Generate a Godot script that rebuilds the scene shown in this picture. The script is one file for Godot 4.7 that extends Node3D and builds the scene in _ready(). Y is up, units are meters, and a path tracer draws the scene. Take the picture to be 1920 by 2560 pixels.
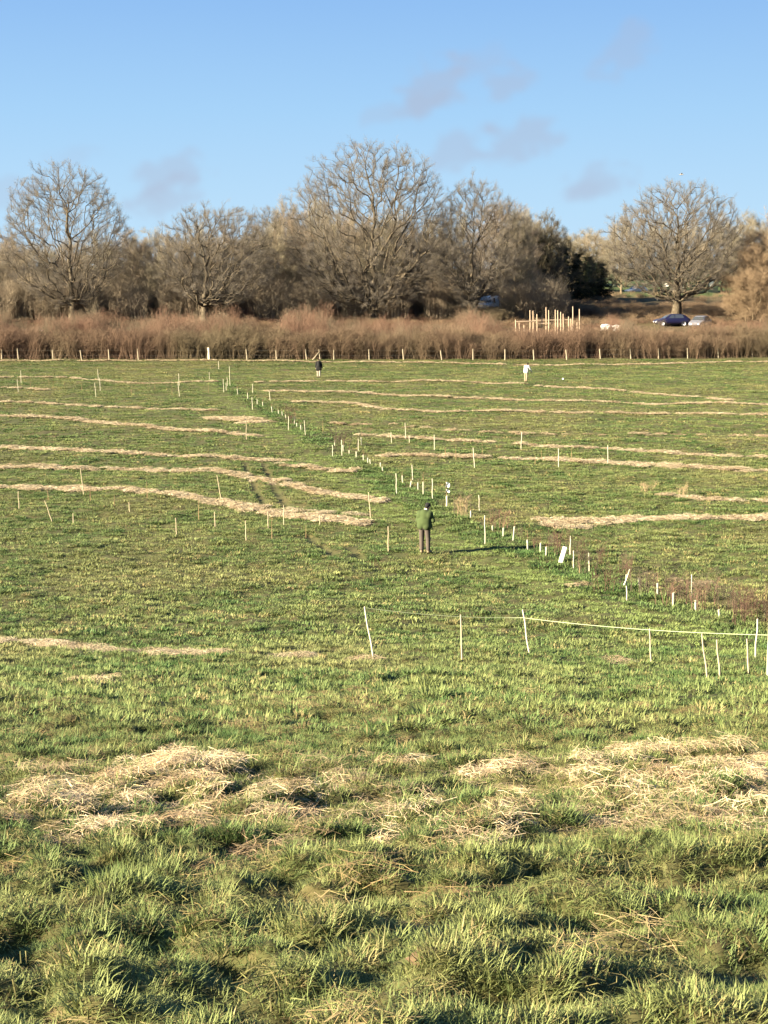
extends Node3D
# A winter field on a slope: tussock grass, straw mulch rows, planting stakes, a hedge and bare oaks behind it.
# World: x to the right, y up, -z away from the camera, metres; the ground at the camera is near y = 0.

const PROFILE_D = [-80.0, -20.0, 0.0, 5.0, 10.0, 20.0, 30.0, 38.0, 46.0, 56.0, 75.0, 100.0, 135.0, 160.0, 168.0, 178.0, 192.0, 220.0, 260.0, 300.0, 350.0, 450.0, 600.0, 900.0]
const PROFILE_DROP = [-14.0, -2.4, 1.55, 2.45, 3.55, 5.75, 7.8, 8.95, 9.42, 9.6, 9.55, 9.35, 8.85, 8.3, 7.7, 6.4, 4.9, 3.8, 2.4, 1.2, 0.0, -2.0, -4.0, -6.0]
const PROFILE_SLOPE = [0.19333, 0.19646, 0.1835, 0.2, 0.22, 0.2125, 0.17097, 0.10125, 0.04064, 0.01089, -0.00495, -0.01062, -0.01879, -0.06215, -0.09944, -0.12048, -0.08452, -0.03752, -0.0325, -0.02733, -0.02267, -0.01733, -0.01111, -0.00667]
const STAKES = [
	[-31.53,-134.0,1.11,0.0,0],[-29.91,-126.0,1.05,-0.04,0],[-25.11,-135.6,1.02,-0.03,0],[-23.41,-127.16,1.08,0.0,0],[-22.6,-120.85,1.15,-0.05,0],
	[-17.37,-130.89,1.05,-0.04,0],[-16.14,-121.53,1.16,-0.1,0],[-15.64,-138.2,0.62,0.0,0],[-16.79,-122.21,1.2,-0.02,1],[-20.04,-122.21,0.73,-0.02,1],
	[-26.76,-129.08,0.61,-0.03,1],[-27.61,-128.63,0.58,0.0,1],[-28.77,-132.43,0.53,0.0,1],[-24.94,-127.16,0.57,0.0,1],[-29.67,-129.38,0.84,0.0,1],
	[-18.89,-127.16,0.83,0.0,1],[-14.17,-124.29,0.93,0.0,1],[-16.17,-151.19,0.83,-0.02,3],[-13.06,-130.89,1.64,-0.07,3],[-13.28,-130.89,0.72,-0.04,3],
	[-13.0,-125.0,1.06,-0.03,3],[-12.93,-126.43,0.63,-0.03,3],[-10.59,-124.29,0.75,-0.01,3],[-9.48,-110.84,0.89,-0.04,3],[-11.72,-123.59,0.47,-0.02,2],
	[-10.5,-118.86,0.48,-0.02,2],[-13.56,-68.88,1.21,-0.12,4],[-15.5,-64.7,0.77,-0.02,4],[-13.37,-61.37,0.87,-0.27,4],[-12.45,-60.97,0.4,-0.02,4],
	[-10.68,-63.97,0.4,-0.03,4],[-7.87,-57.71,0.67,-0.03,4],[-6.64,-59.79,0.61,-0.01,4],[-7.18,-67.37,1.13,-0.17,4],[-5.13,-56.6,0.75,-0.01,4],
	[-8.18,-91.28,1.06,-0.01,4],[-12.88,-66.92,0.75,-0.01,5],[-14.89,-67.61,0.68,-0.01,5],[-11.53,-65.13,0.49,0.0,5],[-10.46,-67.37,0.75,-0.01,5],
	[-7.46,-61.37,0.9,-0.01,5],[-8.64,-116.93,0.76,-0.05,3],[-6.03,-96.91,0.88,0.0,3],[-4.78,-93.37,0.89,-0.08,3],[-2.79,-83.54,0.65,-0.03,3],
	[-2.31,-84.39,0.89,-0.03,3],[-1.43,-86.21,0.69,-0.02,3],[0.58,-69.03,0.94,-0.03,3],[1.39,-73.94,0.75,-0.04,3],[2.16,-67.61,0.89,-0.02,3],
	[-7.89,-108.56,0.44,-0.03,2],[-9.47,-115.04,0.35,-0.01,2],[-8.9,-113.21,0.34,-0.02,2],[-7.36,-107.45,0.27,-0.02,2],[-6.98,-105.82,0.32,-0.02,2],
	[-6.64,-104.24,0.26,-0.03,2],[-5.87,-100.7,0.51,0.01,2],[-5.63,-99.25,0.25,-0.02,2],[-5.26,-97.37,0.34,-0.02,2],[-2.83,-88.48,0.36,-0.02,2],
	[-2.29,-86.21,0.39,-0.02,2],[-1.93,-85.25,0.2,-0.02,2],[-1.49,-82.98,0.33,-0.01,2],[-1.31,-88.87,0.49,0.0,2],[-1.09,-81.62,0.33,-0.02,2],
	[-0.84,-79.97,0.28,0.0,2],[-0.7,-79.65,0.24,-0.02,2],[-0.18,-78.38,0.24,-0.02,2],[-0.06,-77.15,0.23,-0.02,2],[0.9,-73.11,0.37,-0.01,2],
	[1.24,-71.78,0.29,0.04,2],[1.57,-70.0,0.39,-0.01,2],[1.78,-68.79,0.59,0.0,2],[0.44,-90.46,0.64,-0.02,6],[1.31,-92.11,0.97,-0.03,6],
	[1.49,-90.06,0.41,-0.01,6],[2.83,-85.84,0.86,-0.02,6],[3.33,-82.98,0.5,-0.02,7],[3.04,-82.64,0.25,-0.01,7],[-6.08,-105.82,0.9,-0.16,7],
	[-3.81,-95.56,0.77,-0.01,7],[-0.55,-61.97,1.07,-0.06,4],[-4.52,-59.41,0.66,0.0,4],[-3.96,-60.18,0.79,-0.02,4],[-2.53,-59.99,0.43,-0.01,4],
	[0.16,-53.63,0.93,-0.01,4],[-4.22,-57.15,0.73,-0.01,5],[-2.96,-57.71,0.53,0.0,5],[-3.61,-63.21,0.35,0.0,5],[7.76,-86.69,0.98,0.02,6],
	[8.98,-78.6,0.97,-0.02,6],[11.75,-80.24,0.99,-0.05,6],[4.61,-77.81,1.08,-0.1,6],[7.87,-79.83,0.52,0.0,7],[8.52,-82.82,0.48,-0.01,7],
	[3.87,-82.38,0.8,-0.02,7],[3.35,-83.26,0.48,-0.01,7],[5.39,-84.17,0.65,0.02,7],[10.09,-82.38,0.59,0.0,7],[4.01,-63.85,0.7,-0.04,3],
	[3.52,-61.8,0.29,0.0,2],[4.2,-58.74,0.21,0.0,2],[4.51,-57.43,0.32,-0.01,2],[4.79,-56.28,0.51,0.04,2],[5.18,-54.69,0.36,-0.01,2],
	[5.53,-53.6,0.32,0.0,2],[5.65,-52.84,0.34,0.0,2],[3.7,-55.64,1.07,-0.03,3],[6.51,-52.95,0.7,-0.02,3],[6.36,-50.77,0.62,-0.02,3],
	[6.76,-49.87,0.64,-0.03,3],[9.2,-45.14,0.72,-0.01,3],[7.93,-46.93,0.29,-0.01,2],[8.24,-45.48,0.39,0.01,2],[8.38,-43.69,0.42,-0.01,2],
	[8.83,-42.71,0.29,-0.03,2],[9.2,-41.32,0.25,-0.01,2],[6.32,-48.98,0.7,0.0,7]]
const LINE_POSTS = [
	[-0.23,-33.41,1.23,-0.2],[1.71,-32.83,1.05,-0.04],[3.32,-34.26,1.02,-0.17],[5.85,-32.83,0.78,-0.06],[6.07,-28.11,0.92,-0.13],[6.64,-29.63,0.78,-0.08],
	[7.28,-29.92,0.71,-0.06],[8.2,-33.12,0.87,0.01],[7.51,-29.34,1.08,-0.01]]
const SHRUBS = [
	[-6.11,-100.77,1.18,0.79,1],[-2.62,-88.14,1.15,1.73,2],[3.14,-62.24,0.79,0.49,0],[3.43,-63.64,0.84,0.67,2],[4.61,-59.17,0.79,0.79,1],
	[6.08,-53.1,1.05,0.7,1],[6.53,-49.28,0.78,0.72,2],[6.85,-46.32,0.83,0.71,1],[7.86,-46.09,0.73,0.61,2],[8.38,-43.85,0.81,0.81,1],
	[9.0,-42.74,0.85,0.79,1],[9.68,-40.42,1.02,0.75,1],[9.7,-41.93,0.67,0.5,2],[10.27,-40.56,0.86,0.54,1],[13.44,-68.5,0.5,0.54,0],
	[12.05,-70.27,0.44,0.74,0],[2.94,-62.67,0.51,0.3,2],[4.18,-59.12,0.58,0.33,1],[5.15,-57.08,0.38,0.34,2],[5.44,-54.92,0.39,0.35,1],
	[6.07,-55.3,0.47,0.38,2],[6.81,-53.67,0.43,0.39,2],[6.83,-51.93,0.74,0.39,1],[7.31,-51.3,0.76,0.4,1],[8.0,-50.13,0.61,0.41,2],
	[7.85,-48.55,0.77,0.41,1],[8.36,-47.01,0.52,0.41,2],[8.82,-47.13,0.53,0.42,2],[8.96,-46.48,0.43,0.43,2],[8.81,-44.93,0.57,0.43,2],
	[9.21,-44.54,0.63,0.44,2],[9.5,-44.31,0.83,0.45,2],[9.69,-43.28,0.67,0.45,2],[9.94,-42.57,0.45,0.45,1],[9.99,-41.33,0.84,0.45,1],
	[10.24,-40.57,0.83,0.45,2],[10.46,-40.3,0.56,0.45,2],[10.7,-40.31,0.8,0.46,2]]
const STRAW_ROWS = [
	[0.7,0.9,-42.21,-159.88,-19.95,-160.6,-13.24,-159.88,5.73,-157.99,14.9,-155.51,25.98,-156.78,42.21,-159.88],
	[0.7,0.7,-37.11,-140.34,-34.87,-140.09,-28.54,-139.35,-25.9,-136.99,-21.97,-134.01,-18.58,-133.6,-14.83,-136.1],
	[0.7,0.7,-34.11,-128.83,-32.05,-128.64,-30.0,-128.45,-27.81,-126.93],
	[0.7,0.8,-31.11,-117.36,-29.2,-117.03,-24.32,-115.08,-20.19,-112.56,-15.43,-110.73,-11.97,-109.54],
	[2.6,0.8,-12.07,-104.17,-10.6,-104.44,-9.28,-103.37,-8.44,-101.28],
	[1.0,1.0,-28.09,-105.82,-26.3,-105.26,-21.31,-104.17,-16.92,-99.76,-13.59,-97.32,-10.5,-95.9,-7.81,-93.62],
	[0.7,1.0,-23.62,-88.74,-22.13,-88.34,-19.07,-86.56,-15.32,-85.04,-10.83,-83.38,-7.0,-81.95,-5.12,-81.26],
	[1.1,0.6,-5.79,-79.07,-3.9,-78.41,-1.61,-76.82],
	[0.9,1.0,-21.05,-78.9,-19.77,-78.74,-16.22,-78.09,-12.08,-77.77,-8.86,-77.14,-7.09,-75.29,-5.54,-73.67,-3.14,-70.01,-1.68,-68.14,0.04,-66.7],
	[1.1,1.0,-19.1,-71.46,-17.94,-71.32,-14.73,-70.79,-11.95,-70.01,-9.27,-68.5,-6.96,-66.35,-4.83,-64.08,-3.97,-62.99,-2.47,-61.72,-0.7,-60.17],
	[0.8,0.45,-4.19,-64.08,-2.67,-63.42,-0.59,-62.45],
	[0.7,0.8,-11.19,-134.83,-3.31,-135.67,4.93,-135.67,11.95,-132.79,19.22,-126.55,24.56,-120.76,26.68,-118.03],
	[0.8,0.9,-9.77,-125.8,-2.42,-124.33,4.39,-120.76,11.84,-117.7,19.02,-115.4,28.56,-114.44,30.26,-114.12],
	[0.8,0.9,-6.77,-115.72,-4.83,-116.05,-2.12,-114.76,0.06,-110.43,4.53,-108.95,11.22,-108.66,18.38,-107.22,28.31,-106.65],
	[0.9,0.3,-3.8,-101.28,-1.86,-100.77,0.36,-100.01,3.79,-96.84,7.48,-94.75,11.98,-94.52,16.89,-94.75,24.84,-93.4],
	[0.7,0.8,-1.54,-93.85,1.45,-92.52,3.81,-91.23,6.73,-89.56,10.62,-87.34,14.2,-85.79,21.8,-81.78],
	[1.1,0.9,-0.04,-83.2,1.32,-84.11,3.05,-83.38,6.26,-83.2,9.32,-81.6,11.8,-80.57,14.2,-79.4,20.34,-76.2],[0.6,0.8,12.56,-68.5,14.65,-67.29,17.67,-66.0],
	[1.2,1.0,6.36,-60.89,8.27,-61.3,10.22,-61.82,13.36,-61.93,16.52,-61.61],[1.3,0.45,6.46,-59.87,7.72,-59.87,9.01,-60.07],
	[0.8,0.7,-10.09,-37.18,-9.48,-37.1,-8.28,-36.85,-6.96,-35.85,-5.69,-34.88,-4.28,-34.34,-3.54,-34.06],[0.5,0.6,-2.59,-33.69,-1.67,-33.78],
	[0.4,0.3,-1.34,-33.41,-0.3,-33.13],[0.8,0.22,5.48,-47.07,6.5,-47.22],[0.8,0.3,8.86,-48.59,10.42,-48.05],[0.8,0.22,4.35,-33.32,6.22,-32.37]]
const STRAW_BLOBS = [
	[-1.67,-11.77,0.4,1.18,1.0],[-2.2,-10.59,0.46,0.83,0.75],[-2.4,-9.59,0.18,0.49,0.8],[-1.65,-8.84,0.25,0.38,0.9],[-1.31,-10.32,0.33,0.79,0.5],
	[-0.71,-10.59,0.26,0.83,0.8],[-0.46,-11.46,0.19,0.83,0.5],[0.19,-12.14,0.36,1.1,0.35],[0.89,-12.69,0.31,0.85,0.6],[1.91,-12.9,0.42,0.78,0.7],
	[2.73,-12.52,0.51,1.34,0.9],[2.02,-10.32,0.61,1.61,0.45],[2.15,-8.55,0.19,0.81,0.6],[0.27,-8.55,0.27,0.48,0.7],[0.62,-8.75,0.24,0.51,0.45],
	[1.62,-6.62,0.18,0.24,0.4],[-1.21,-4.77,0.1,0.14,0.7],[-0.03,-9.34,0.25,0.75,0.35],[1.32,-9.93,0.4,0.84,0.25],[-5.29,-27.52,0.33,1.49,0.5]]
const CLODS = [
	[-1.58,-6.61],[-1.26,-5.35],[0.15,-5.03],[1.04,-5.26]]
const STRIP = [
	[-14.79,-137.45],[-11.55,-123.6],[-7.94,-108.95],[-5.0,-95.9],[-2.96,-87.34],[-0.8,-76.82],[0.73,-69.76],[2.47,-62.77],[4.07,-57.22],[5.66,-52.35],
	[6.66,-48.43],[7.58,-44.69],[8.79,-41.93],[9.6,-38.42],[9.97,-36.02]]
const RUTS = [
	[-7.47,-80.91,-5.76,-69.76,-5.08,-65.54],[-6.45,-80.91,-5.36,-73.1,-4.19,-65.2],[-1.33,-54.73,-0.76,-52.52,-0.2,-50.75],[-2.91,-58.19,-1.82,-53.18],
	[-3.72,-65.88,-4.19,-65.2]]
const FENCE_POSTS = [
	[-41.78,-161.33],[-39.89,-161.33],[-38.15,-161.33],[-34.53,-161.33],[-31.55,-161.33],[-28.68,-161.33],[-25.63,-161.33],[-18.26,-161.33],
	[-14.28,-161.33],[-11.21,-161.33],[-8.07,-161.33],[-6.67,-161.33],[-5.22,-161.33],[-1.54,-161.33],[2.05,-161.15],[6.03,-161.15],[9.29,-161.15],
	[12.62,-161.15],[15.64,-161.15],[19.09,-161.36],[22.64,-161.71],[25.89,-162.02],[28.85,-162.3],[31.95,-162.59],[35.25,-162.9],[38.92,-163.24],
	[41.62,-163.49]]
const OAKS = [
	[-38.16,-190,19.01,7.69,-0.76,3.39],[-21.63,-188,14.37,7.12,1.47,4.08],[-14.83,-210,13.72,4.31,-0.0,6.21],[-1.23,-191,21.65,10.18,-0.37,1.58],
	[10.58,-189,17.53,5.34,0.58,3.49],[16.6,-214,14.5,5.08,-0.52,2.9],[23.83,-222,13.42,2.57,-0.46,3.73],[36.1,-192,16.74,8.06,-0.02,4.17]]
const WOOD_TREES = [
	[-60.43,-197.7,9.96,2.71,0.0,-1.14,0],[-55.81,-194.13,9.31,2.18,-0.0,-0.81,0],[-54.52,-203.96,9.62,2.47,0.0,-1.58,0],
	[-50.16,-200.39,8.73,2.68,0.0,-1.34,0],[-47.03,-199.23,8.78,3.06,0.0,-1.26,0],[-43.69,-201.58,7.68,2.27,-0.0,-1.43,0],
	[-40.26,-202.66,8.58,2.24,0.0,-1.5,0],[-36.54,-201.14,8.15,3.1,0.0,-1.4,0],[-31.9,-198.45,9.53,2.98,-0.0,-1.2,0],
	[-27.3,-195.36,8.23,2.23,0.0,-0.93,0],[-25.02,-200.27,8.99,2.63,-0.0,-1.33,0],[-21.6,-197.51,9.78,2.55,0.0,-1.12,0],
	[-18.35,-200.82,9.33,3.12,0.0,-1.37,0],[-14.14,-200.71,11.1,3.21,0.0,-1.37,0],[-11.39,-203.05,12.32,3.22,-0.0,-1.52,0],
	[-7.73,-202.32,11.88,2.43,0.0,-1.48,0],[-4.12,-202.54,12.09,2.28,0.0,-1.49,0],[0.23,-198.1,12.03,2.98,0.0,-1.17,0],
	[3.12,-202.73,11.33,3.01,0.0,-1.5,0],[5.78,-201.18,11.01,2.24,0.0,-1.4,0],[8.87,-199.05,10.89,3.18,0.0,-1.24,0],
	[16.68,-198.08,12.72,2.36,0.0,-1.17,0],[-67.9,-216.68,11.59,2.25,0.0,-1.89,0],[-62.89,-211.78,9.4,3.07,0.0,-1.63,0],
	[-59.74,-213.96,10.15,2.84,0.0,-1.74,0],[-55.53,-213.07,9.88,3.13,0.0,-1.7,0],[-51.31,-211.01,9.91,2.39,0.0,-1.59,0],
	[-45.94,-208.11,8.76,2.67,-0.0,-1.44,0],[-43.57,-214.16,8.87,2.2,-0.0,-1.75,0],[-39.16,-212.66,10.17,2.81,0.0,-1.68,0],
	[-35.42,-215.38,10.44,2.93,0.0,-1.82,0],[-32.8,-217.63,10.52,2.93,0.0,-1.95,0],[-28.48,-211.2,10.07,2.75,-0.0,-1.6,0],
	[-25.25,-213.96,11.18,2.56,-0.0,-1.74,0],[-21.19,-208.27,10.73,2.9,-0.0,-1.45,0],[-17.45,-210.23,10.22,2.46,0.0,-1.55,0],
	[-13.21,-212.35,14.44,2.36,0.0,-1.66,0],[-8.94,-211.34,14.35,2.48,0.0,-1.61,0],[-4.45,-209.69,12.83,3.0,-0.0,-1.53,0],
	[-0.98,-212.51,12.11,3.07,0.0,-1.67,0],[2.3,-209.91,12.74,2.67,-0.0,-1.54,0],[6.71,-210.79,11.63,2.34,0.0,-1.58,0],
	[-72.12,-230.17,11.0,2.52,0.0,-2.21,0],[-67.0,-227.56,10.06,3.07,0.0,-2.05,0],[-65.94,-235.87,8.76,3.14,-0.0,-2.55,0],
	[-59.45,-228.22,8.76,3.08,-0.0,-2.09,0],[-55.1,-231.19,8.93,2.85,0.0,-2.27,0],[-50.03,-226.68,8.63,2.36,-0.0,-2.0,0],
	[-45.31,-226.45,9.05,2.94,0.0,-1.98,0],[-41.45,-234.97,8.7,3.17,0.0,-2.5,0],[-35.66,-233.45,9.1,2.21,0.0,-2.41,0],
	[-31.51,-231.25,9.84,2.85,0.0,-2.27,0],[-26.93,-229.41,9.5,2.78,0.0,-2.16,0],[-23.4,-233.82,9.29,2.69,0.0,-2.43,0],
	[-19.16,-234.17,10.96,2.76,0.0,-2.45,0],[-15.29,-234.06,13.16,3.16,0.0,-2.44,0],[-9.95,-234.63,14.55,2.86,0.0,-2.48,0],
	[-6.27,-231.27,13.17,2.45,0.0,-2.27,0],[-1.85,-226.02,12.29,2.9,-0.0,-1.95,0],[1.63,-226.68,12.64,2.26,0.0,-2.0,0],
	[7.29,-231.02,11.31,2.26,-0.0,-2.26,0],[11.5,-232.47,12.91,2.55,0.0,-2.35,0],[16.07,-229.29,13.39,2.35,0.0,-2.15,0],
	[19.78,-229.8,12.54,2.89,0.0,-2.19,0],[24.2,-269.25,13.48,3.15,-0.0,-1.46,1],[30.39,-269.48,9.01,3.6,0.0,-1.47,1],[35.9,-270.43,9.61,3.3,0.0,-1.51,1],
	[40.44,-264.94,11.26,3.19,-0.0,-1.27,1],[46.34,-267.1,11.36,2.82,-0.0,-1.36,1],[51.55,-266.49,10.88,3.7,0.0,-1.33,1],
	[58.13,-267.57,11.35,3.02,0.0,-1.38,1],[63.99,-272.65,11.91,3.5,0.0,-1.61,1],[69.25,-268.77,12.27,3.52,0.0,-1.44,1],
	[72.5,-263.72,12.45,2.71,0.0,-1.21,1],[78.36,-263.19,11.28,2.8,-0.0,-1.19,1],[28.9,-304.1,12.76,3.15,0.0,-1.94,1],
	[33.86,-304.03,9.16,3.91,-0.0,-1.94,1],[39.49,-294.44,10.29,3.93,-0.0,-1.58,1],[45.9,-295.28,12.72,3.85,0.0,-1.61,1],
	[52.62,-297.89,11.99,3.13,-0.0,-1.71,1],[58.16,-296.16,11.98,3.32,0.0,-1.65,1],[63.84,-298.72,12.57,3.94,-0.0,-1.74,1],
	[69.36,-299.02,13.53,3.48,0.0,-1.75,1],[74.15,-298.95,13.61,4.19,0.0,-1.75,1],[81.58,-303.07,14.32,3.92,0.0,-1.9,1],
	[87.43,-301.72,13.9,3.66,-0.0,-1.85,1],[94.56,-302.98,12.22,3.22,-0.0,-1.9,1],[28.05,-341.23,10.68,4.09,0.0,-1.64,3],
	[32.87,-341.79,11.24,4.28,0.0,-1.66,3],[38.78,-343.96,10.72,3.93,0.0,-1.72,3],[44.22,-339.28,11.35,3.83,-0.0,-1.59,3],
	[24.13,-228,11.57,2.64,-0.0,0.31,2],[20.44,-218,10.48,2.52,-0.0,0.82,2],[22.04,-220,11.3,2.54,-0.0,0.72,2],[26.52,-232,9.81,2.68,-0.0,0.11,2],
	[29.1,-236,8.59,2.73,0.0,-0.09,2],[22.94,-232,10.69,2.68,-0.0,0.11,2],[31.44,-240,7.94,2.77,0.0,-0.28,2],[33.7,-243,6.66,2.81,-0.0,-0.43,2],
	[45.15,-186,10.18,3.34,-0.0,0.17,4],[43.84,-188,7.18,2.66,0.0,-0.1,4],[48.8,-190,12.75,4.39,0.0,-0.35,4],[48.83,-196,11.54,4.03,0.0,-0.99,4]]
const BIG_BUSHES = [
	[22.15,-196,3.51,2.01,0.0,0.11],[25.16,-194,1.38,1.3,0.05,-0.2],[13.42,-190,2.08,1.95,0.0,0.23]]
const FRAME_POSTS = [
	[16.58,-176.0,3.28],[16.93,-176.0,3.22],[17.57,-178.0,2.51],[17.98,-176.5,2.46],[18.45,-176.5,3.52],[18.7,-176.0,3.28],[19.45,-176.0,3.28],
	[19.73,-176.0,3.22],[20.07,-176.0,3.05],[20.35,-176.0,2.84],[20.97,-176.0,2.54],[21.25,-176.0,2.27],[21.43,-176.0,3.65],[22.18,-176.0,3.35],
	[14.96,-176.0,2.13],[15.37,-176.0,2.0],[15.92,-176.0,1.59],[21.94,-176.0,1.86]]
const CLOUDS = [
	[-7.87,3.79,0.95,0.52,0.75],[-8.13,2.97,0.86,0.52,0.7],[1.68,6.98,0.83,0.65,0.8],[1.26,6.26,0.6,0.43,0.7],[4.35,7.05,0.62,0.41,0.8],
	[8.53,8.09,0.78,0.59,0.6],[4.79,5.03,1.07,0.52,0.85],[2.53,4.75,0.79,0.48,0.75],[7.64,3.58,0.86,0.41,0.75],[6.98,3.34,0.6,0.21,0.5],
	[-0.08,6.02,0.52,0.31,0.5],[3.34,7.8,0.78,0.38,0.3],[-13.82,3.12,0.86,0.43,0.5],[-11.29,4.4,0.69,0.26,0.3],[2.84,7.46,0.86,0.26,0.3]]
const EXPOSURE := 6.9

class Geo:
	var v := PackedVector3Array()
	var n := PackedVector3Array()
	var c := PackedColorArray()
	var i := PackedInt32Array()
	func tube(p: PackedVector3Array, r: PackedFloat32Array, sides: int, col: Color, cap := false) -> void:
		var m := p.size()
		var start := v.size()
		for k in m:
			var t: Vector3 = (p[mini(k + 1, m - 1)] - p[maxi(k - 1, 0)]).normalized()
			var u := t.cross(Vector3(0.31, 0.22, 0.93) if absf(t.z) < 0.8 else Vector3(1, 0.1, 0)).normalized()
			var w := t.cross(u)
			for s in sides:
				var a := TAU * s / sides
				var o := u * cos(a) + w * sin(a)
				v.append(p[k] + o * r[k]); n.append(o); c.append(col)
		for k in m - 1:
			for s in sides:
				var a := start + k * sides + s
				var b := start + k * sides + (s + 1) % sides
				i.append_array([a, a + sides, b + sides, a, b + sides, b])
		if cap:
			var e := v.size()
			var t2 := (p[m - 1] - p[m - 2]).normalized()
			v.append(p[m - 1] + t2 * r[m - 1] * 0.3); n.append(t2); c.append(col)
			for s in sides:
				v.append(v[start + (m - 1) * sides + s]); n.append(t2); c.append(col)
			for s in sides:
				i.append_array([e, e + 1 + (s + 1) % sides, e + 1 + s])
	func stick(a: Vector3, b: Vector3, ra: float, rb: float, sides: int, col: Color, cap := false) -> void:
		tube(PackedVector3Array([a, b]), PackedFloat32Array([ra, rb]), sides, col, cap)
	func blade(p: PackedVector3Array, side: Vector3, w: float, col: Color) -> void:
		var s := v.size()
		var m := p.size()
		for k in m - 1:
			var wk := w * (1.0 - 0.75 * pow(float(k) / (m - 1), 1.5))
			var nn := side.cross(p[k + 1] - p[k]).normalized()
			v.append(p[k] - side * wk); v.append(p[k] + side * wk)
			n.append(nn); n.append(nn); c.append(col); c.append(col)
		v.append(p[m - 1]); n.append(side.cross(p[m - 1] - p[m - 2]).normalized()); c.append(col)
		for k in m - 2:
			var a := s + k * 2
			i.append_array([a, a + 2, a + 3, a, a + 3, a + 1])
		i.append_array([s + (m - 2) * 2, s + (m - 1) * 2, s + (m - 2) * 2 + 1])
	func quad(a: Vector3, b: Vector3, d: Vector3, e: Vector3, col: Color) -> void:
		var s := v.size()
		var nn := (b - a).cross(d - a).normalized()
		if nn.length() < 0.5: nn = (d - a).cross(e - a).normalized()
		for q in [a, b, d, e]:
			v.append(q); n.append(nn); c.append(col)
		i.append_array([s, s + 2, s + 1, s, s + 3, s + 2])
	func box(lo: Vector3, hi: Vector3, col: Color, bev := 0.0, xf := Transform3D()) -> void:
		# a box with chamfered edges
		var cc := (lo + hi) * 0.5
		var h := (hi - lo) * 0.5
		var g := func(x, y, z): return xf * (cc + Vector3(x, y, z))
		var b := minf(bev, minf(h.x, minf(h.y, h.z)) * 0.9)
		for ax in 3:
			for sg in [-1.0, 1.0]:
				var q := []
				for k in 4:
					var a1: float = [-1.0, 1.0, 1.0, -1.0][k]
					var a2: float = [-1.0, -1.0, 1.0, 1.0][k]
					var e := Vector3()
					e[ax] = sg * h[ax]
					e[(ax + 1) % 3] = a1 * (h[(ax + 1) % 3] - b)
					e[(ax + 2) % 3] = a2 * (h[(ax + 2) % 3] - b)
					q.append(g.call(e.x, e.y, e.z))
				if sg > 0: quad(q[0], q[1], q[2], q[3], col)
				else: quad(q[3], q[2], q[1], q[0], col)
		if b > 0.0:
			for ax in 3:
				for s1 in [-1.0, 1.0]:
					for s2 in [-1.0, 1.0]:
						var j1 := (ax + 1) % 3
						var j2 := (ax + 2) % 3
						var q := []
						for k in 4:
							var e := Vector3()
							e[ax] = (h[ax] - b) * (-1.0 if k == 0 or k == 3 else 1.0)
							e[j1] = s1 * (h[j1] if k < 2 else h[j1] - b)
							e[j2] = s2 * (h[j2] - b if k < 2 else h[j2])
							q.append(g.call(e.x, e.y, e.z))
						if s1 * s2 < 0: quad(q[0], q[1], q[2], q[3], col)
						else: quad(q[3], q[2], q[1], q[0], col)
	func loft(rings: Array, col: Color, closed := true) -> void:
		# rings of equal count, smooth across
		var s := v.size()
		var m: int = rings[0].size()
		for k in rings.size():
			var ka: Array = rings[maxi(k - 1, 0)]
			var kb: Array = rings[mini(k + 1, rings.size() - 1)]
			var r: Array = rings[k]
			for q in m:
				var dn: Vector3 = (r[(q + 1) % m] - r[(q - 1 + m) % m]).cross(kb[q] - ka[q])
				v.append(r[q]); n.append(dn.normalized() if dn.length() > 1e-9 else Vector3.UP); c.append(col)
		for k in rings.size() - 1:
			for q in (m if closed else m - 1):
				var a := s + k * m + q
				var b := s + k * m + (q + 1) % m
				i.append_array([a, b + m, b, a, a + m, b + m])
	func commit(mat: Material) -> ArrayMesh:
		var arr := []
		arr.resize(Mesh.ARRAY_MAX)
		arr[Mesh.ARRAY_VERTEX] = v
		arr[Mesh.ARRAY_NORMAL] = n
		arr[Mesh.ARRAY_COLOR] = c
		arr[Mesh.ARRAY_INDEX] = i
		var me := ArrayMesh.new()
		me.add_surface_from_arrays(Mesh.PRIMITIVE_TRIANGLES, arr)
		me.surface_set_material(0, mat)
		return me

var taken := {}
var drop_table := PackedFloat32Array()
var bump_fine := FastNoiseLite.new()
var bump_broad := FastNoiseLite.new()
var bump_small := FastNoiseLite.new()
var patch := FastNoiseLite.new()
var straw_mask := PackedFloat32Array()
var strip_mask := PackedFloat32Array()
var M := {}

# ---------------------------------------------------------------- helpers
func numbered(called: String) -> String:
	var k: int = taken.get(called, 0)
	taken[called] = k + 1
	return called if k == 0 else "%s_%03d" % [called, k]

func tag(o: Node, label: String, category: String, group := "", kind := "") -> Node:
	if label: o.set_meta("label", label)
	if category: o.set_meta("category", category)
	if group: o.set_meta("group", group)
	if kind: o.set_meta("kind", kind)
	return o

func thing(called: String, at: Vector3, label: String, category: String, group := "") -> Node3D:
	var o := Node3D.new()
	o.name = numbered(called)
	add_child(o)
	o.position = at
	tag(o, label, category, group)
	return o

func part(called: String, mesh: Mesh, parent: Node) -> MeshInstance3D:
	var o := MeshInstance3D.new()
	o.name = called
	o.mesh = mesh
	parent.add_child(o, true)
	return o

func single(called: String, mesh: Mesh, at: Vector3, label: String, category: String, group := "") -> MeshInstance3D:
	var o := MeshInstance3D.new()
	o.name = numbered(called)
	o.mesh = mesh
	add_child(o)
	o.position = at
	tag(o, label, category, group)
	return o

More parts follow.
